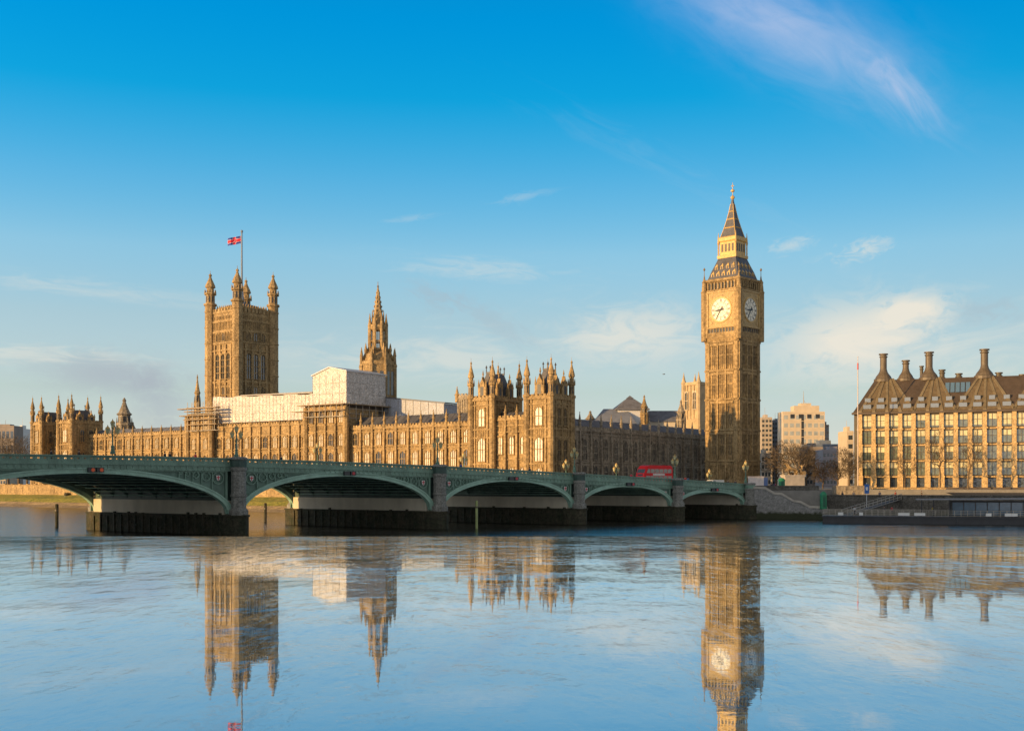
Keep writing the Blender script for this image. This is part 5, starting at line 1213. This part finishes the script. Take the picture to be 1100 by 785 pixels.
# ------------------------------------------------------------------ bus
def road_z(px, y): x = BR.x_at(px, y); return ztop(x - SK*y)-1.195, x
yb = 9.0; zr_, xb_ = road_z(703, yb); w = BR.world(xb_, yb)
bus = thing('double_decker_bus', 'red double-decker bus crossing the bridge before the shaded range', 'bus', (w[0], w[1], zr_), BR.rz + math.pi + math.atan(.035))
BL, BWd, BH = 9.4, 2.5, 4.4                         # front towards +x of the bus (left in the picture)
prof = [(-BL/2,.35),(BL/2-.1,.35),(BL/2,.8),(BL/2-.02,1.9),(BL/2-.25,2.8),(BL/2-.7,3.7),(BL/2-1.3,BH-.12),(BL/2-2.0,BH),(-BL/2+.8,BH),(-BL/2+.25,BH-.25),(-BL/2+.05,BH-.9),(-BL/2,2.0)]
me = MB().slab(prof, -BWd/2, BWd/2); body = new('body', me, RED, bus)
bv = body.modifiers.new('bevel','BEVEL'); bv.width = .12; bv.segments = 3; bv.limit_method = 'ANGLE'
for s_ in (-1,1):
    m = MB(); y0 = s_*(BWd/2); ya, yb2 = sorted((y0, y0+s_*.03))
    m.slab([(-BL/2+.5,1.35),(BL/2-.5,1.35),(BL/2-.62,2.15),(-BL/2+.5,2.15)], ya, yb2); m.slab([(-BL/2+.6,2.75),(BL/2-.75,2.75),(BL/2-1.25,3.6),(-BL/2+.6,3.6)], ya, yb2); new('side_window', m, mat('bus_window_glass', (.16,.13,.09), .15, .6, 1.5, spec=.9), bus)
    m = MB(); ya, yb2 = sorted((y0+s_*.031, y0+s_*.05))
    for k in range(1,6): x = -BL/2+.5+k*1.38; m.box(x-.05,x+.05,ya,yb2,1.35,2.15); m.box(x-.05,x+.05,ya,yb2,2.75,3.6)
    new('window_post', m, RED, bus)
    m = MB(); ya, yb2 = sorted((y0, y0+s_*.035)); m.box(-1.9,1.9,ya,yb2,2.24,2.66); new('advert_panel', m, mat('pale_advert', (.72,.66,.60), .5, .4, 2.2), bus)
m = MB(); vs = []
def frontpane(za, xa_, zb, xb2, hw_): return [(xa_,-hw_,za),(xa_,hw_,za),(xb2,hw_,zb),(xb2,-hw_,zb)]
m.add(frontpane(1.15,BL/2+.03,1.95,BL/2+.01,1.05), [(0,1,2,3)]); m.add(frontpane(2.75,BL/2-.21,3.6,BL/2-.62,1.05), [(0,1,2,3)]); new('windscreen', m, GLASS, bus)
m = MB(); m.add(frontpane(2.15,BL/2-.05,2.5,BL/2-.16,.7), [(0,1,2,3)]); new('destination_blind', m, BLACK, bus)
for s_ in (-1,1): new('headlight', MB().box(BL/2-.02,BL/2+.05,s_*.85-.2,s_*.85+.2,.7,.95), mat('headlamp', (.95,.9,.75), .2), bus)
for x in (BL/2-2.2, -BL/2+2.4):
    for s_ in (-1,1):
        n = 20; o = new('wheel', MB().disc((x,.5), .5, s_*(BWd/2)-.18, s_*(BWd/2)+.04, n), mat('tyre', (.02,.02,.02), .9), bus); new('rim', MB().disc((x,.5), .28, s_*(BWd/2)-.1+ s_*.0, s_*(BWd/2)+.06, n), mat('rim_grey', (.4,.4,.4), .4), o)
# van
yb = 11.0; zr_, xb_ = road_z(767, yb); w = BR.world(xb_, yb)
van = thing('white_van', 'small pale van on the bridge below the clock tower', 'van', (w[0], w[1], zr_), BR.rz + math.pi)
b_ = new('body', MB().slab([(-2.5,.35),(2.5,.35),(2.55,.9),(2.2,1.15),(1.45,2.05),(1.2,2.2),(-2.45,2.2),(-2.5,2.0)], -.95, .95), mat('van_white', (.75,.70,.60), .3), van); bv = b_.modifiers.new('bevel','BEVEL'); bv.width = .08; bv.segments = 2
for s_ in (-1,1):
    ya, yb2 = sorted((s_*.95, s_*.975)); new('side_window', MB().slab([(.5,1.3),(1.75,1.3),(1.3,1.95),(.5,1.95)], ya, yb2), GLASS, van)
m = MB(); m.add([(2.14,-.8,1.22),(2.14,.8,1.22),(1.52,.8,2.0),(1.52,-.8,2.0)], [(0,1,2,3)]); o = new('windscreen', m, GLASS, van, (.03,0,.03))
for x in (1.6,-1.6):
    for s_ in (-1,1): new('wheel', MB().disc((x,.34), .34, s_*.85-.12, s_*.85+.12, 16), MATS['tyre'], van)

# ------------------------------------------------------------------ people
def skin_mesh(name, verts, edges, radii, sub=1, root=0):
    me = bpy.data.meshes.new(name); me.from_pydata(verts, edges, []); o = bpy.data.objects.new(name, me); COL.objects.link(o)
    md = o.modifiers.new('s','SKIN'); md.use_smooth_shade = True
    for i, r_ in enumerate(radii):
        sv_ = me.skin_vertices[0].data[i]; sv_.radius = (r_, r_) if not isinstance(r_, tuple) else r_; sv_.use_root = i == root
    if sub: s2 = o.modifiers.new('b','SUBSURF'); s2.levels = sub; s2.render_levels = sub
    bpy.context.view_layer.update(); dg_ = bpy.context.evaluated_depsgraph_get(); res = bpy.data.meshes.new_from_object(o.evaluated_get(dg_)); res.name = name
    bpy.data.objects.remove(o); res.materials.clear(); res.shade_smooth(); return res
def person_meshes():
    V = [(0,0,.95),(0,0,1.15),(0,0,1.36),(0,0,1.46),(0,0,1.52),(.02,0,1.62),(.015,0,1.74)]; E_ = [(0,1),(1,2),(2,3),(3,4),(4,5),(5,6)]; RD_ = [(.15,.12),(.13,.11),(.17,.11),(.10,.08),.055,(.085,.08),(.055,.055)]
    for s_ in (-1,1):
        b = len(V); V += [(0,s_*.10,.90),(.06*s_,s_*.10,.48),(.12*s_-.02,s_*.10,.09),(.12*s_+.12,s_*.11,.04)]; E_ += [(0,b),(b,b+1),(b+1,b+2),(b+2,b+3)]; RD_ += [.09,.06,.042,.035]
        a = len(V); V += [(0,s_*.20,1.40),(-.04*s_,s_*.25,1.12),(-.02*s_+.06,s_*.25,.88),(-.02*s_+.08,s_*.25,.80)]; E_ += [(2,a),(a,a+1),(a+1,a+2),(a+2,a+3)]; RD_ += [.06,.045,.032,.036]
        pal = a+3
        for k in range(4): f0 = len(V); x = .05+.022*k-.02*s_; V += [(x,s_*.25,.765),(x+.008,s_*.245,.735-.006*(k in (1,2))),(x+.004,s_*.238,.70-.01*(k in (1,2)))]; E_ += [(pal,f0),(f0,f0+1),(f0+1,f0+2)]; RD_ += [.010,.009,.008]
        f0 = len(V); V += [(.03*1-.02*s_,s_*.225,.79),(.035-.02*s_,s_*.21,.755)]; E_ += [(a+2,f0),(f0,f0+1)]; RD_ += [.012,.009]
        n_ = len(V)
    body_ = skin_mesh('body', V, E_, RD_, 1)
    coat = skin_mesh('coat', [(0,0,.86),(0,0,1.15),(0,0,1.38),(0,.21,1.41),(-.04,.26,1.14),(.05,.26,.92),(0,-.21,1.41),(.04,-.26,1.14),(.09,-.26,.92),(0,0,1.47)], [(0,1),(1,2),(2,3),(3,4),(4,5),(2,6),(6,7),(7,8),(2,9)], [(.19,.15),(.16,.14),(.19,.135),.075,.062,.05,.075,.062,.05,.085], 1, 1)
    tr = skin_mesh('trousers', [(0,0,.95),(0,.10,.86),(.06,.10,.48),(.10,.10,.12),(0,-.10,.86),(-.06,-.10,.48),(-.14,-.10,.12)], [(0,1),(1,2),(2,3),(0,4),(4,5),(5,6)], [(.16,.13),.10,.075,.06,.10,.075,.06], 1)
    h_ = MB(); h_.lathe(-.015,0,[(.02,1.60),(.085,1.62),(.105,1.70),(.10,1.77),(.07,1.81),(.01,1.825)],10); hm = h_.mesh('hair'); hm.shade_smooth()
    f_ = MB(); f_.add([(.095,-.012,1.665),(.095,.012,1.665),(.125,0,1.655),(.095,0,1.70)], [(0,1,2),(0,2,3),(1,3,2)])
    for s_ in (-1,1): f_.lathe(.09,s_*.03,[(.001,1.69),(.011,1.697),(.001,1.704)],6); f_.lathe(.02,s_*.088,[(.001,1.65),(.016,1.67),(.001,1.70)],6)
    f_.box(.085,.1,-.02,.02,1.632,1.638)
    return body_, coat, tr, hm, f_.mesh('face')
PB = person_meshes(); PB[0].materials.append(SKIN)
def person(px, y, col_c, col_t, label, facing=1, frame=BR, zoff=None, s_=1.05):
    x = BR.x_at(px, y); w = BR.world(x, y); z = ztop(x-SK*y)-1.08
    p_ = thing('person', label, 'person', (w[0], w[1], z), BR.rz + (0 if facing > 0 else math.pi)); p_.scale = (s_,)*3
    new('body', PB[0], None, p_)
    for nm, me, c_ in (('coat',PB[1],col_c),('trousers',PB[2],col_t),('hair',PB[3],(.05,.03,.02)),('face',PB[4],(.35,.2,.14))):
        m2 = me.copy(); m2.materials.clear(); m2.materials.append(mat(f'cloth_{c_[0]}_{c_[1]}_{c_[2]}', c_, .85)); new(nm, m2, None, p_)
DK = (.03,.03,.04)
for a in [(55,1.5,DK,DK,'person in dark clothes walking on the bridge, leftmost of all'),(85,1.6,(.05,.03,.03),DK,'person in dark coat on the bridge, second from the left'),
          (177,1.5,DK,DK,'left one of two people in dark coats side by side on the bridge'),(182.5,1.9,(.02,.03,.05),DK,'right one of two people in dark coats side by side on the bridge'),
          (210,1.5,(.6,.02,.04),DK,'person in a red coat on the bridge right of the dark-coated pair'),(302,1.5,DK,DK,'lone dark-clothed person above the second arch'),
          (495,1.5,(.03,.06,.25),DK,'person in a blue coat on the bridge before the second pavilion'),(569,1.6,DK,DK,'dark-clothed person on the bridge below the nearest pavilion'),
          (678,1.6,(.5,.02,.05),DK,'person in a crimson coat just left of the bus'),(736,1.5,(.55,.04,.03),(.02,.1,.25),'person with red top walking right of the bus'),
          (739,2.3,(.02,.12,.28),DK,'person in blue beside the red-topped walker right of the bus'),(782,1.5,(.12,.09,.07),DK,'person in a brown coat near the right end of the bridge'),
          (790,2.2,DK,(.1,.1,.12),'dark-coated person near the last lamp of the bridge')]:
    person(*a)

# ------------------------------------------------------------------ right bank: stairs, quay, pontoon
EM = Frame(52.5, 253.6, 0); ed = Vector((150-52.5, 224.6-253.6)).normalized(); EM = Frame(52.5, 253.6, math.atan2(ed.y, ed.x))   # x to the right, y away from the river
def ex(px, y=0.0): return EM.x_at(px, y)
def ez(py, px, y=0.0): return EM.z_at(py, ex(px, y), y)
st = thing('river_stair', 'grey granite stair wall stepping down from the bridge end to the pontoon', 'stair wall', (EM.X, EM.Y, 0), EM.rz)
ST = [(803,522),(822,522.8),(832,528.6),(840,529.2),(852.5,536.6),(860,537.6),(870,543),(889,543.8)]
poly = [(ex(803),-1)] + [(ex(889),-1)] + [(ex(p, -1.0), ez(y_, p, -1.0)-.5) for p, y_ in reversed(ST)]
poly = [(ex(803,-1.0),-1),(ex(889,-1.0),-1)] + [(ex(p,-1.0), ez(y_,p,-1.0)-.5) for p, y_ in reversed(ST)]
new('wall', MB().slab(poly, -1.0, 1.5), STAIRM, st)
m = MB()
for (p0,y0),(p1,y1) in zip(ST, ST[1:]):
    a, b = ex(p0,-1.0), ex(p1,-1.0); za_, zb_ = ez(y0,p0,-1.0), ez(y1,p1,-1.0); m.slab([(a,za_-.5),(b,zb_-.5),(b,zb_),(a,za_)], -1.25, -.4)
new('coping', m, mat('coping_granite', (.40,.37,.32), .8, .2, 1), st)
m = MB(); xa_, xb2 = ex(804), ex(888)
for k in range(28):
    q_ = k/28; x = xa_+(xb2-xa_)*q_; z = 6.0-3.6*q_; m.box(x, x+(xb2-xa_)/28, 1.5, 4.5, -1, z)
new('step', m, GRANITE, st)
QZ = 4.2
m = MB(); m.box(14.5, 100.5, 4.6, 5.3, -1, QZ+.9); 
for k in range(20): x = 15.5+k*4.2; m.box(x-.45, x+.45, 4.35, 4.6, -1, QZ+.9)
m.box(14.3, 100.5, 4.3, 5.5, QZ+.9, QZ+1.12); m.box(14.3, 100.5, 4.4, 4.6, QZ-.3, QZ)
m.box(0, 14.3, 4.6, 5.3, -1, GZ+.9); m.box(-.2, 14.4, 4.4, 5.5, GZ+.9, GZ+1.1)
rwall = thing('embankment_wall', 'dark granite embankment wall behind the pontoon below the sandstone offices', 'wall', (EM.X, EM.Y, 0), EM.rz); new('wall', m, QUAYM, rwall)
m = MB(); m.box(ex(889), 100.5, 0, 4.4, -1, 2.2); lq = MB(); c0, c1 = EM.world(14.3, 5.3), EM.world(100.5, 5.3); lq.prism([c0, c1, (240, 268), (160, 289), (77.5, 298.4), (66.8, 250.6)], -1, QZ)
tag(new('lower_quay', lq, PAVE), kind='structure')
tag(new('quay_landing', m, QUAYM, None, (EM.X, EM.Y, 0), EM.rz), kind='structure')
# low terrace walls before the offices
def lwall(label, pa, pb, Y, ytop, thick, m_, hgt=None):
    xa2, _ = ray(pa, Y); xb3, _ = ray(pb, Y); zt_ = zat(ytop, Y); t_ = thing('terrace_wall', label, 'wall', (xa2, Y, 0), 0)
    w_ = xb3-xa2; m = MB(); m.box(0,w_,0,thick,QZ-.3,zt_-.18); m.box(-.1,w_+.1,-.12,thick+.12,zt_-.18,zt_)
    for k in range(int(w_/3)+1): m.box(k*3-.0,k*3+.3,-.08,0,QZ-.3,zt_-.18)
    new('wall', m, m_, t_)
lwall('low sunlit sandstone wall along the foot of the offices', 938, 1016, 300, 523.5, 1, PHSTONE)
lwall('second low sandstone wall further right along the foot of the offices', 1018, 1110, 296, 526.5, 1, PHSTONE)
lwall('rounded low wall left of the sandstone offices under the small trees', 895, 936, 296, 521.5, 1, STONE_D)
# pontoon
PN = Frame(*ray(884, 226), math.atan2(ed.y, ed.x)); PLN = 62.0
pn = thing('pier_pontoon', 'long dark floating pontoon with railings and a glazed waiting room', 'pontoon', (PN.X, PN.Y, 0), PN.rz)
HULL = mat('dark_hull', (.028,.030,.036), .5, .3, .8); PGL = mat('pontoon_glass', (.045,.10,.16), .12, .3, .8, spec=.9)
def pz(py): return zat(py, 226)
m = MB(); m.box(0,PLN,0,8,-.6,pz(555.5)); m.box(-.2,PLN,-.25,8.2,pz(555.5),pz(553.8)); m.box(24.5,24.8,-.3,0,-.3,pz(554)); m.box(41,41.3,-.3,0,-.3,pz(554)); new('hull', m, HULL, pn)
m = MB()
for zz in (553,551.2,549.4,547.5): m.tube((0,.1,pz(zz)),(PLN,.1,pz(zz)),.045,.045,5); m.tube((0,7.8,pz(zz)),(PLN,7.8,pz(zz)),.045,.045,5)
k = 0.0
while k < PLN: m.tube((k,.1,pz(553.8)),(k,.1,pz(547.2)),.05,.05,5); m.tube((k,7.8,pz(553.8)),(k,7.8,pz(547.2)),.05,.05,5); k += 1.15
new('railing', m, TUBE, pn)
xw0 = PN.x_at(1022, 2.5); m = MB(); m.box(xw0,PLN-.5,2.5,7,pz(553.8),pz(537.5)); cab = new('waiting_room', m, HULL, pn)
m = MB(); k = xw0+.2; j = 0
while k+2.0 < PLN-.6: m.box(k,k+1.9,2.42,2.5,pz(552.5),pz(539)); k += 2.1
new('pane', m, PGL, cab)
m = MB(); m.slab([(PN.x_at(985,1),pz(536.6)),(PLN,pz(534.4)),(PLN,pz(533)),(PN.x_at(985,1),pz(535.6))], .6, 7.6); new('canopy', m, mat('grey_canopy', (.20,.21,.23), .5), pn)
m = MB(); 
for px in (990,1003,1020): x = PN.x_at(px,1.2); m.tube((x,1.2,pz(553.8)),(x,1.2,pz(536)),.1,.1,6)
new('post', m, HULL, pn)
m = MB()
for px, w_ in ((903,1.0),(925,.7),(968,1.1),(974,1.0),(988,2.0),(1062,1.0),(1083,1.2),(1090,1.0)):
    x = PN.x_at(px,.05); m.box(x-w_*.5,x+w_*.5,-.02,.04,pz(553),pz(550))
new('notice_board', m, mat('white_board', (.7,.7,.68), .5), pn)
# upper pier building roof
ub = thing('pier_kiosk', 'long flat dark-roofed pier building at the right edge below the offices', 'pier building', (*ray(1018, 262), 0), math.atan2(ed.y, ed.x))
m = MB(); m.box(1.5,45,1.5,7,GZ-3.0,zat(535,262)); new('wall', m, mat('dark_cladding', (.05,.05,.055), .6), ub)
zz = zat(529,262); new('roof', MB().slab([(0,zz),(45,zz-.05),(45,zz-1.1),(3.2,zz-1.1)], -1.2, 8.5), mat('black_flat_roof', (.02,.02,.024), .5), ub)
m = MB()
for k in range(9): m.box(2+k*4.4,5.6+k*4.4,1.42,1.5,GZ-1.8,zat(536.5,262))
new('pane', m, PGL, ub)
# gangway
gw = thing('gangway', 'sloping railed gangway down to the pontoon beside the stair foot', 'gangway', (EM.X, EM.Y, 0), EM.rz)
a = Vector((ex(960,4.5), 4.4, QZ+.2)); b2 = PN.world(PN.x_at(905,7), 7); bb = Vector(((b2[0]-EM.X)*EM.ex[0]+(b2[1]-EM.Y)*EM.ex[1], (b2[0]-EM.X)*EM.ey[0]+(b2[1]-EM.Y)*EM.ey[1], pz(553.6)))
m = MB()
for o_ in (0, 1.6):
    A_, B_ = a+Vector((o_,0,0)), bb+Vector((o_,0,0))
    for hgt in (0,.5,1.1): m.tube(A_+Vector((0,0,hgt)), B_+Vector((0,0,hgt)), .06, .06, 5)
    for k in range(13): p_ = A_+(B_-A_)*k/12; m.tube(p_, p_+Vector((0,0,1.1)), .05, .05, 5)
new('railing', m, TUBE, gw); m = MB(); m.add([a, a+Vector((1.6,0,0)), bb+Vector((1.6,0,0)), bb, a-Vector((0,0,.2)), a+Vector((1.6,0,-.2)), bb+Vector((1.6,0,-.2)), bb-Vector((0,0,.2))], [(0,1,2,3),(4,7,6,5),(0,4,5,1),(1,5,6,2),(2,6,7,3),(3,7,4,0)]); new('walkway', m, HULL, gw)
# booths
BGR = mat('booth_green', (.02,.22,.10), .5, .2, 1.5)
def booth(px, Y, yt, yb3, wpx, label, base):
    x, _ = ray(px, Y); w_ = wpx/F*Y/2; zt_, zb_ = zat(yt,Y), base; t_ = thing('booth', label, 'booth', (x,Y,zb_), 0, 'green booths on the embankment'); h_ = zt_-zb_
    m = MB(); m.lathe(0,0,[(w_,0),(w_,h_*.1),(w_*.94,h_*.12),(w_*.94,h_*.75),(w_*1.05,h_*.77),(w_*.9,h_*.86),(w_*.55,h_*.96),(w_*.1,h_)],12); new('shell', m, BGR, t_)
    new('door', MB().box(-w_*.35,w_*.35,-w_*.99,-w_*.93,h_*.12,h_*.68), mat('booth_dark_green', (.012,.11,.06), .5), t_)
booth(839.8, 268, 513, 525, 7.5, 'rounded green booth standing at the top of the river stair', GZ)
booth(884.5, 248, 527.5, 541, 7.5, 'rounded green booth at the foot of the river stair', 2.3)
x, _ = ray(812, 262); kz = zat(512, 262)
kk = thing('hoarding', 'white boarded hoarding with a blue end panel at the bridge end', 'hoarding', (x, 262, GZ), 0)
m = MB(); m.box(-1.6,1.8,0,.9,0,kz-GZ); m.box(-1.7,1.9,-.1,1.0,kz-GZ,kz-GZ+.12); new('panel', m, mat('pinkish_white_board', (.68,.60,.56), .6, .2, 1.5), kk)
new('side_panel', MB().box(1.82,2.7,.05,.8,0,kz-GZ-.15), mat('blue_board', (.10,.16,.34), .6), kk)
# sign post
x, _ = ray(931, 250); sg = thing('sign_post', 'blue sign on a thin white post before the sandstone offices', 'sign', (x, 250, 2.2), 0)
new('post', MB().tube((0,0,0),(0,0,zat(518.5,250)-2.2),.07,.07,8), mat('white_post', (.7,.7,.7), .5), sg); new('panel', MB().box(-.5,.5,-.12,-.08,zat(530,250)-2.2,zat(520,250)-2.2), mat('sign_blue', (.03,.13,.42), .5), sg)
new('symbol', MB().box(-.22,.22,-.15,-.12,zat(526.5,250)-2.2,zat(523,250)-2.2), mat('white_post', (.7,.7,.7)), sg)

# statue: two rearing horses, chariot and driver on a plinth
x, _ = ray(856, 290); zt_ = zat(510, 290)
pln = thing('plinth', 'pale stone plinth with a sunlit top beside the green booth', 'plinth', (x-1.0, 290, GZ), R(12))
m = MB(); m.box(-2.9,2.9,-1.4,1.4,0,.5); m.box(-2.6,2.6,-1.2,1.2,.5,zt_-GZ-.4); m.box(-2.8,2.8,-1.35,1.35,zt_-GZ-.4,zt_-GZ); new('block', m, mat('plinth_granite', (.42,.38,.33), .8, .2, 1), pln)
stt = thing('chariot_statue', 'bronze statue of rearing horses pulling a chariot with a standing driver', 'statue', (x-.6, 290, zt_), R(12))
def horse(y):
    V = [(-1.0,y,1.55),(-.1,y,1.45),(-1.7,y,2.15),(-2.0,y,2.75),(-2.25,y,2.95),(-2.6,y,2.65),(.5,y,1.25)]; E_ = [(0,1),(0,2),(2,3),(3,4),(4,5),(1,6)]; RR = [.42,.36,.26,.17,.16,.09,.38]
    for s_ in (-.16,.16):
        b = len(V); V += [(-1.25,y+s_,1.35),(-1.95,y+s_,1.55),(-2.0,y+s_,1.05),(-2.2,y+s_,.95)]; E_ += [(0,b),(b,b+1),(b+1,b+2),(b+2,b+3)]; RR += [.18,.11,.07,.07]
        b = len(V); V += [(.5,y+s_,.95),(.25,y+s_,.6),(.6,y+s_,.35),(.45,y+s_,.04)]; E_ += [(6,b),(b,b+1),(b+1,b+2),(b+2,b+3)]; RR += [.24,.14,.08,.09]
    b = len(V); V += [(.95,y,1.3),(1.15,y,.8)]; E_ += [(6,b),(b,b+1)]; RR += [.09,.05]
    me = skin_mesh('horse', V, E_, RR, 1); me.materials.append(BRZ); new('horse', me, None, stt)
horse(-.5); horse(.5)
m = MB(); m.slab([(1.3,.55),(2.9,.55),(2.9,.7),(1.9,.75),(1.45,1.55),(1.2,1.6)], -.6, .6); m.tube((1.3,0,.7),(-.6,0,1.1),.07,.06,6); new('chariot', m, BRZ, stt)
for s_ in (-.75,.75): new('wheel', MB().disc((2.3,.5), .5, s_-.05, s_+.05, 16), BRZ, stt)
me = skin_mesh('driver', [(2.1,0,1.5),(2.0,0,2.1),(2.0,0,2.4),(1.98,0,2.65),(2.1,.12,1.1),(2.15,.12,.72),(2.1,-.12,1.1),(2.15,-.12,.72),(1.6,.3,2.4),(1.3,.35,2.75),(2.3,-.3,2.35),(2.6,-.4,2.85)], [(0,1),(1,2),(2,3),(0,4),(4,5),(0,6),(6,7),(1,8),(8,9),(1,10),(10,11)], [.2,.2,.08,.13,.16,.14,.16,.14,.07,.05,.07,.05], 1); me.materials.append(BRZ); new('driver', me, None, stt)
def walker(px, Y, z, cc, label, rz=0.0):
    x, _ = ray(px, Y); p_ = thing('person', label, 'person', (x, Y, z), rz)
    new('body', PB[0], None, p_)
    for nm, me, c_ in (('coat',PB[1],cc),('trousers',PB[2],(.03,.03,.04)),('hair',PB[3],(.05,.03,.02)),('face',PB[4],(.35,.2,.14))):
        m2 = me.copy(); m2.materials.clear(); m2.materials.append(mat(f'cloth_{c_[0]}_{c_[1]}_{c_[2]}', c_, .85)); new(nm, m2, None, p_)
walker(829, 264, GZ, (.05,.04,.05), 'dark-coated person between the white hoarding and the green booth', 1.0)
walker(833, 266, GZ, (.25,.04,.10), 'person in a plum coat just left of the upper green booth', 2.5)
walker(905, 262, 4.2, (.06,.05,.05), 'person in black on the lower quay right of the lower green booth', .5)
walker(917, 270, 4.2, (.30,.25,.2), 'person in a beige coat on the lower quay near the flagpole', 4)
walker(945, 268, 4.2, (.04,.06,.12), 'person in navy on the lower quay right of the blue sign', 1)
walker(962, 275, 4.2, (.35,.06,.05), 'person in a red jacket on the lower quay near the top of the gangway', 2)
walker(990, 280, 4.2, (.05,.05,.05), 'person in black on the lower quay left of the pier building', 0)
walker(918, 230, pz(553.7), (.5,.5,.5), 'person in light grey at the left end of the pontoon deck', 1)
walker(950, 231, pz(553.7), (.04,.04,.05), 'dark-coated person near the middle of the pontoon deck', 3)
walker(958, 232, pz(553.7), (.45,.03,.04), 'person in red near the middle of the pontoon deck', 2)
walker(1002, 230, pz(553.7), (.5,.38,.06), 'person in a yellow jacket under the left end of the pontoon canopy', 2)

# ------------------------------------------------------------------ piles in the river
def pile(px, yb3, yt, label, m_, r=.22):
    Y = EYE*F/(yb3-HY); x, _ = ray(px, Y); t_ = thing('mooring_pile', label, 'pile', (x,Y,0), 0, 'piles standing in the river'); zt2 = zat(yt, Y)
    m = MB(); m.lathe(0,0,[(r,-1.5),(r,zt2-.2),(r*.7,zt2)],10); new('post', m, m_, t_); new('band', MB().lathe(0,0,[(r*1.15,zt2-1.3),(r*1.15,zt2-1.0)],10), BRONZE, t_)
pile(61, 566, 541, 'dark timber pile in the water under the left arch', WEED, .3)
pile(285, 560, 540, 'dark timber pile in the water under the second arch', WEED, .3)
pile(512, 567.5, 537.5, 'pale green post in the water before the third arch', mat('pale_green_post', (.34,.40,.16), .7, .3, 1), .22)
pile(71.5, 543.5, 529, 'short dark beacon post at the far bank under the left arch', WEED, .8)
# sloping slipway wedge and wall under the left arch
bd_ = MB(); x, _ = ray(713, 330); 
bt = thing('bird', 'tiny dark bird flying left of the clock tower', 'bird', (x, 330, zat(402,330)), R(20))
b_ = skin_mesh('body', [(0,0,0),(.35,0,.05),(.5,0,.04),(-.4,0,0),(0,.35,.15),(-.1,.8,.05),(0,-.35,.15),(-.1,-.8,.05)], [(0,1),(1,2),(0,3),(0,4),(4,5),(0,6),(6,7)], [.13,.08,.03,.05,(.1,.03),(.04,.02),(.1,.03),(.04,.02)], 1); b_.materials.append(mat('bird_grey', (.12,.12,.13), .8)); new('body', b_, None, bt)
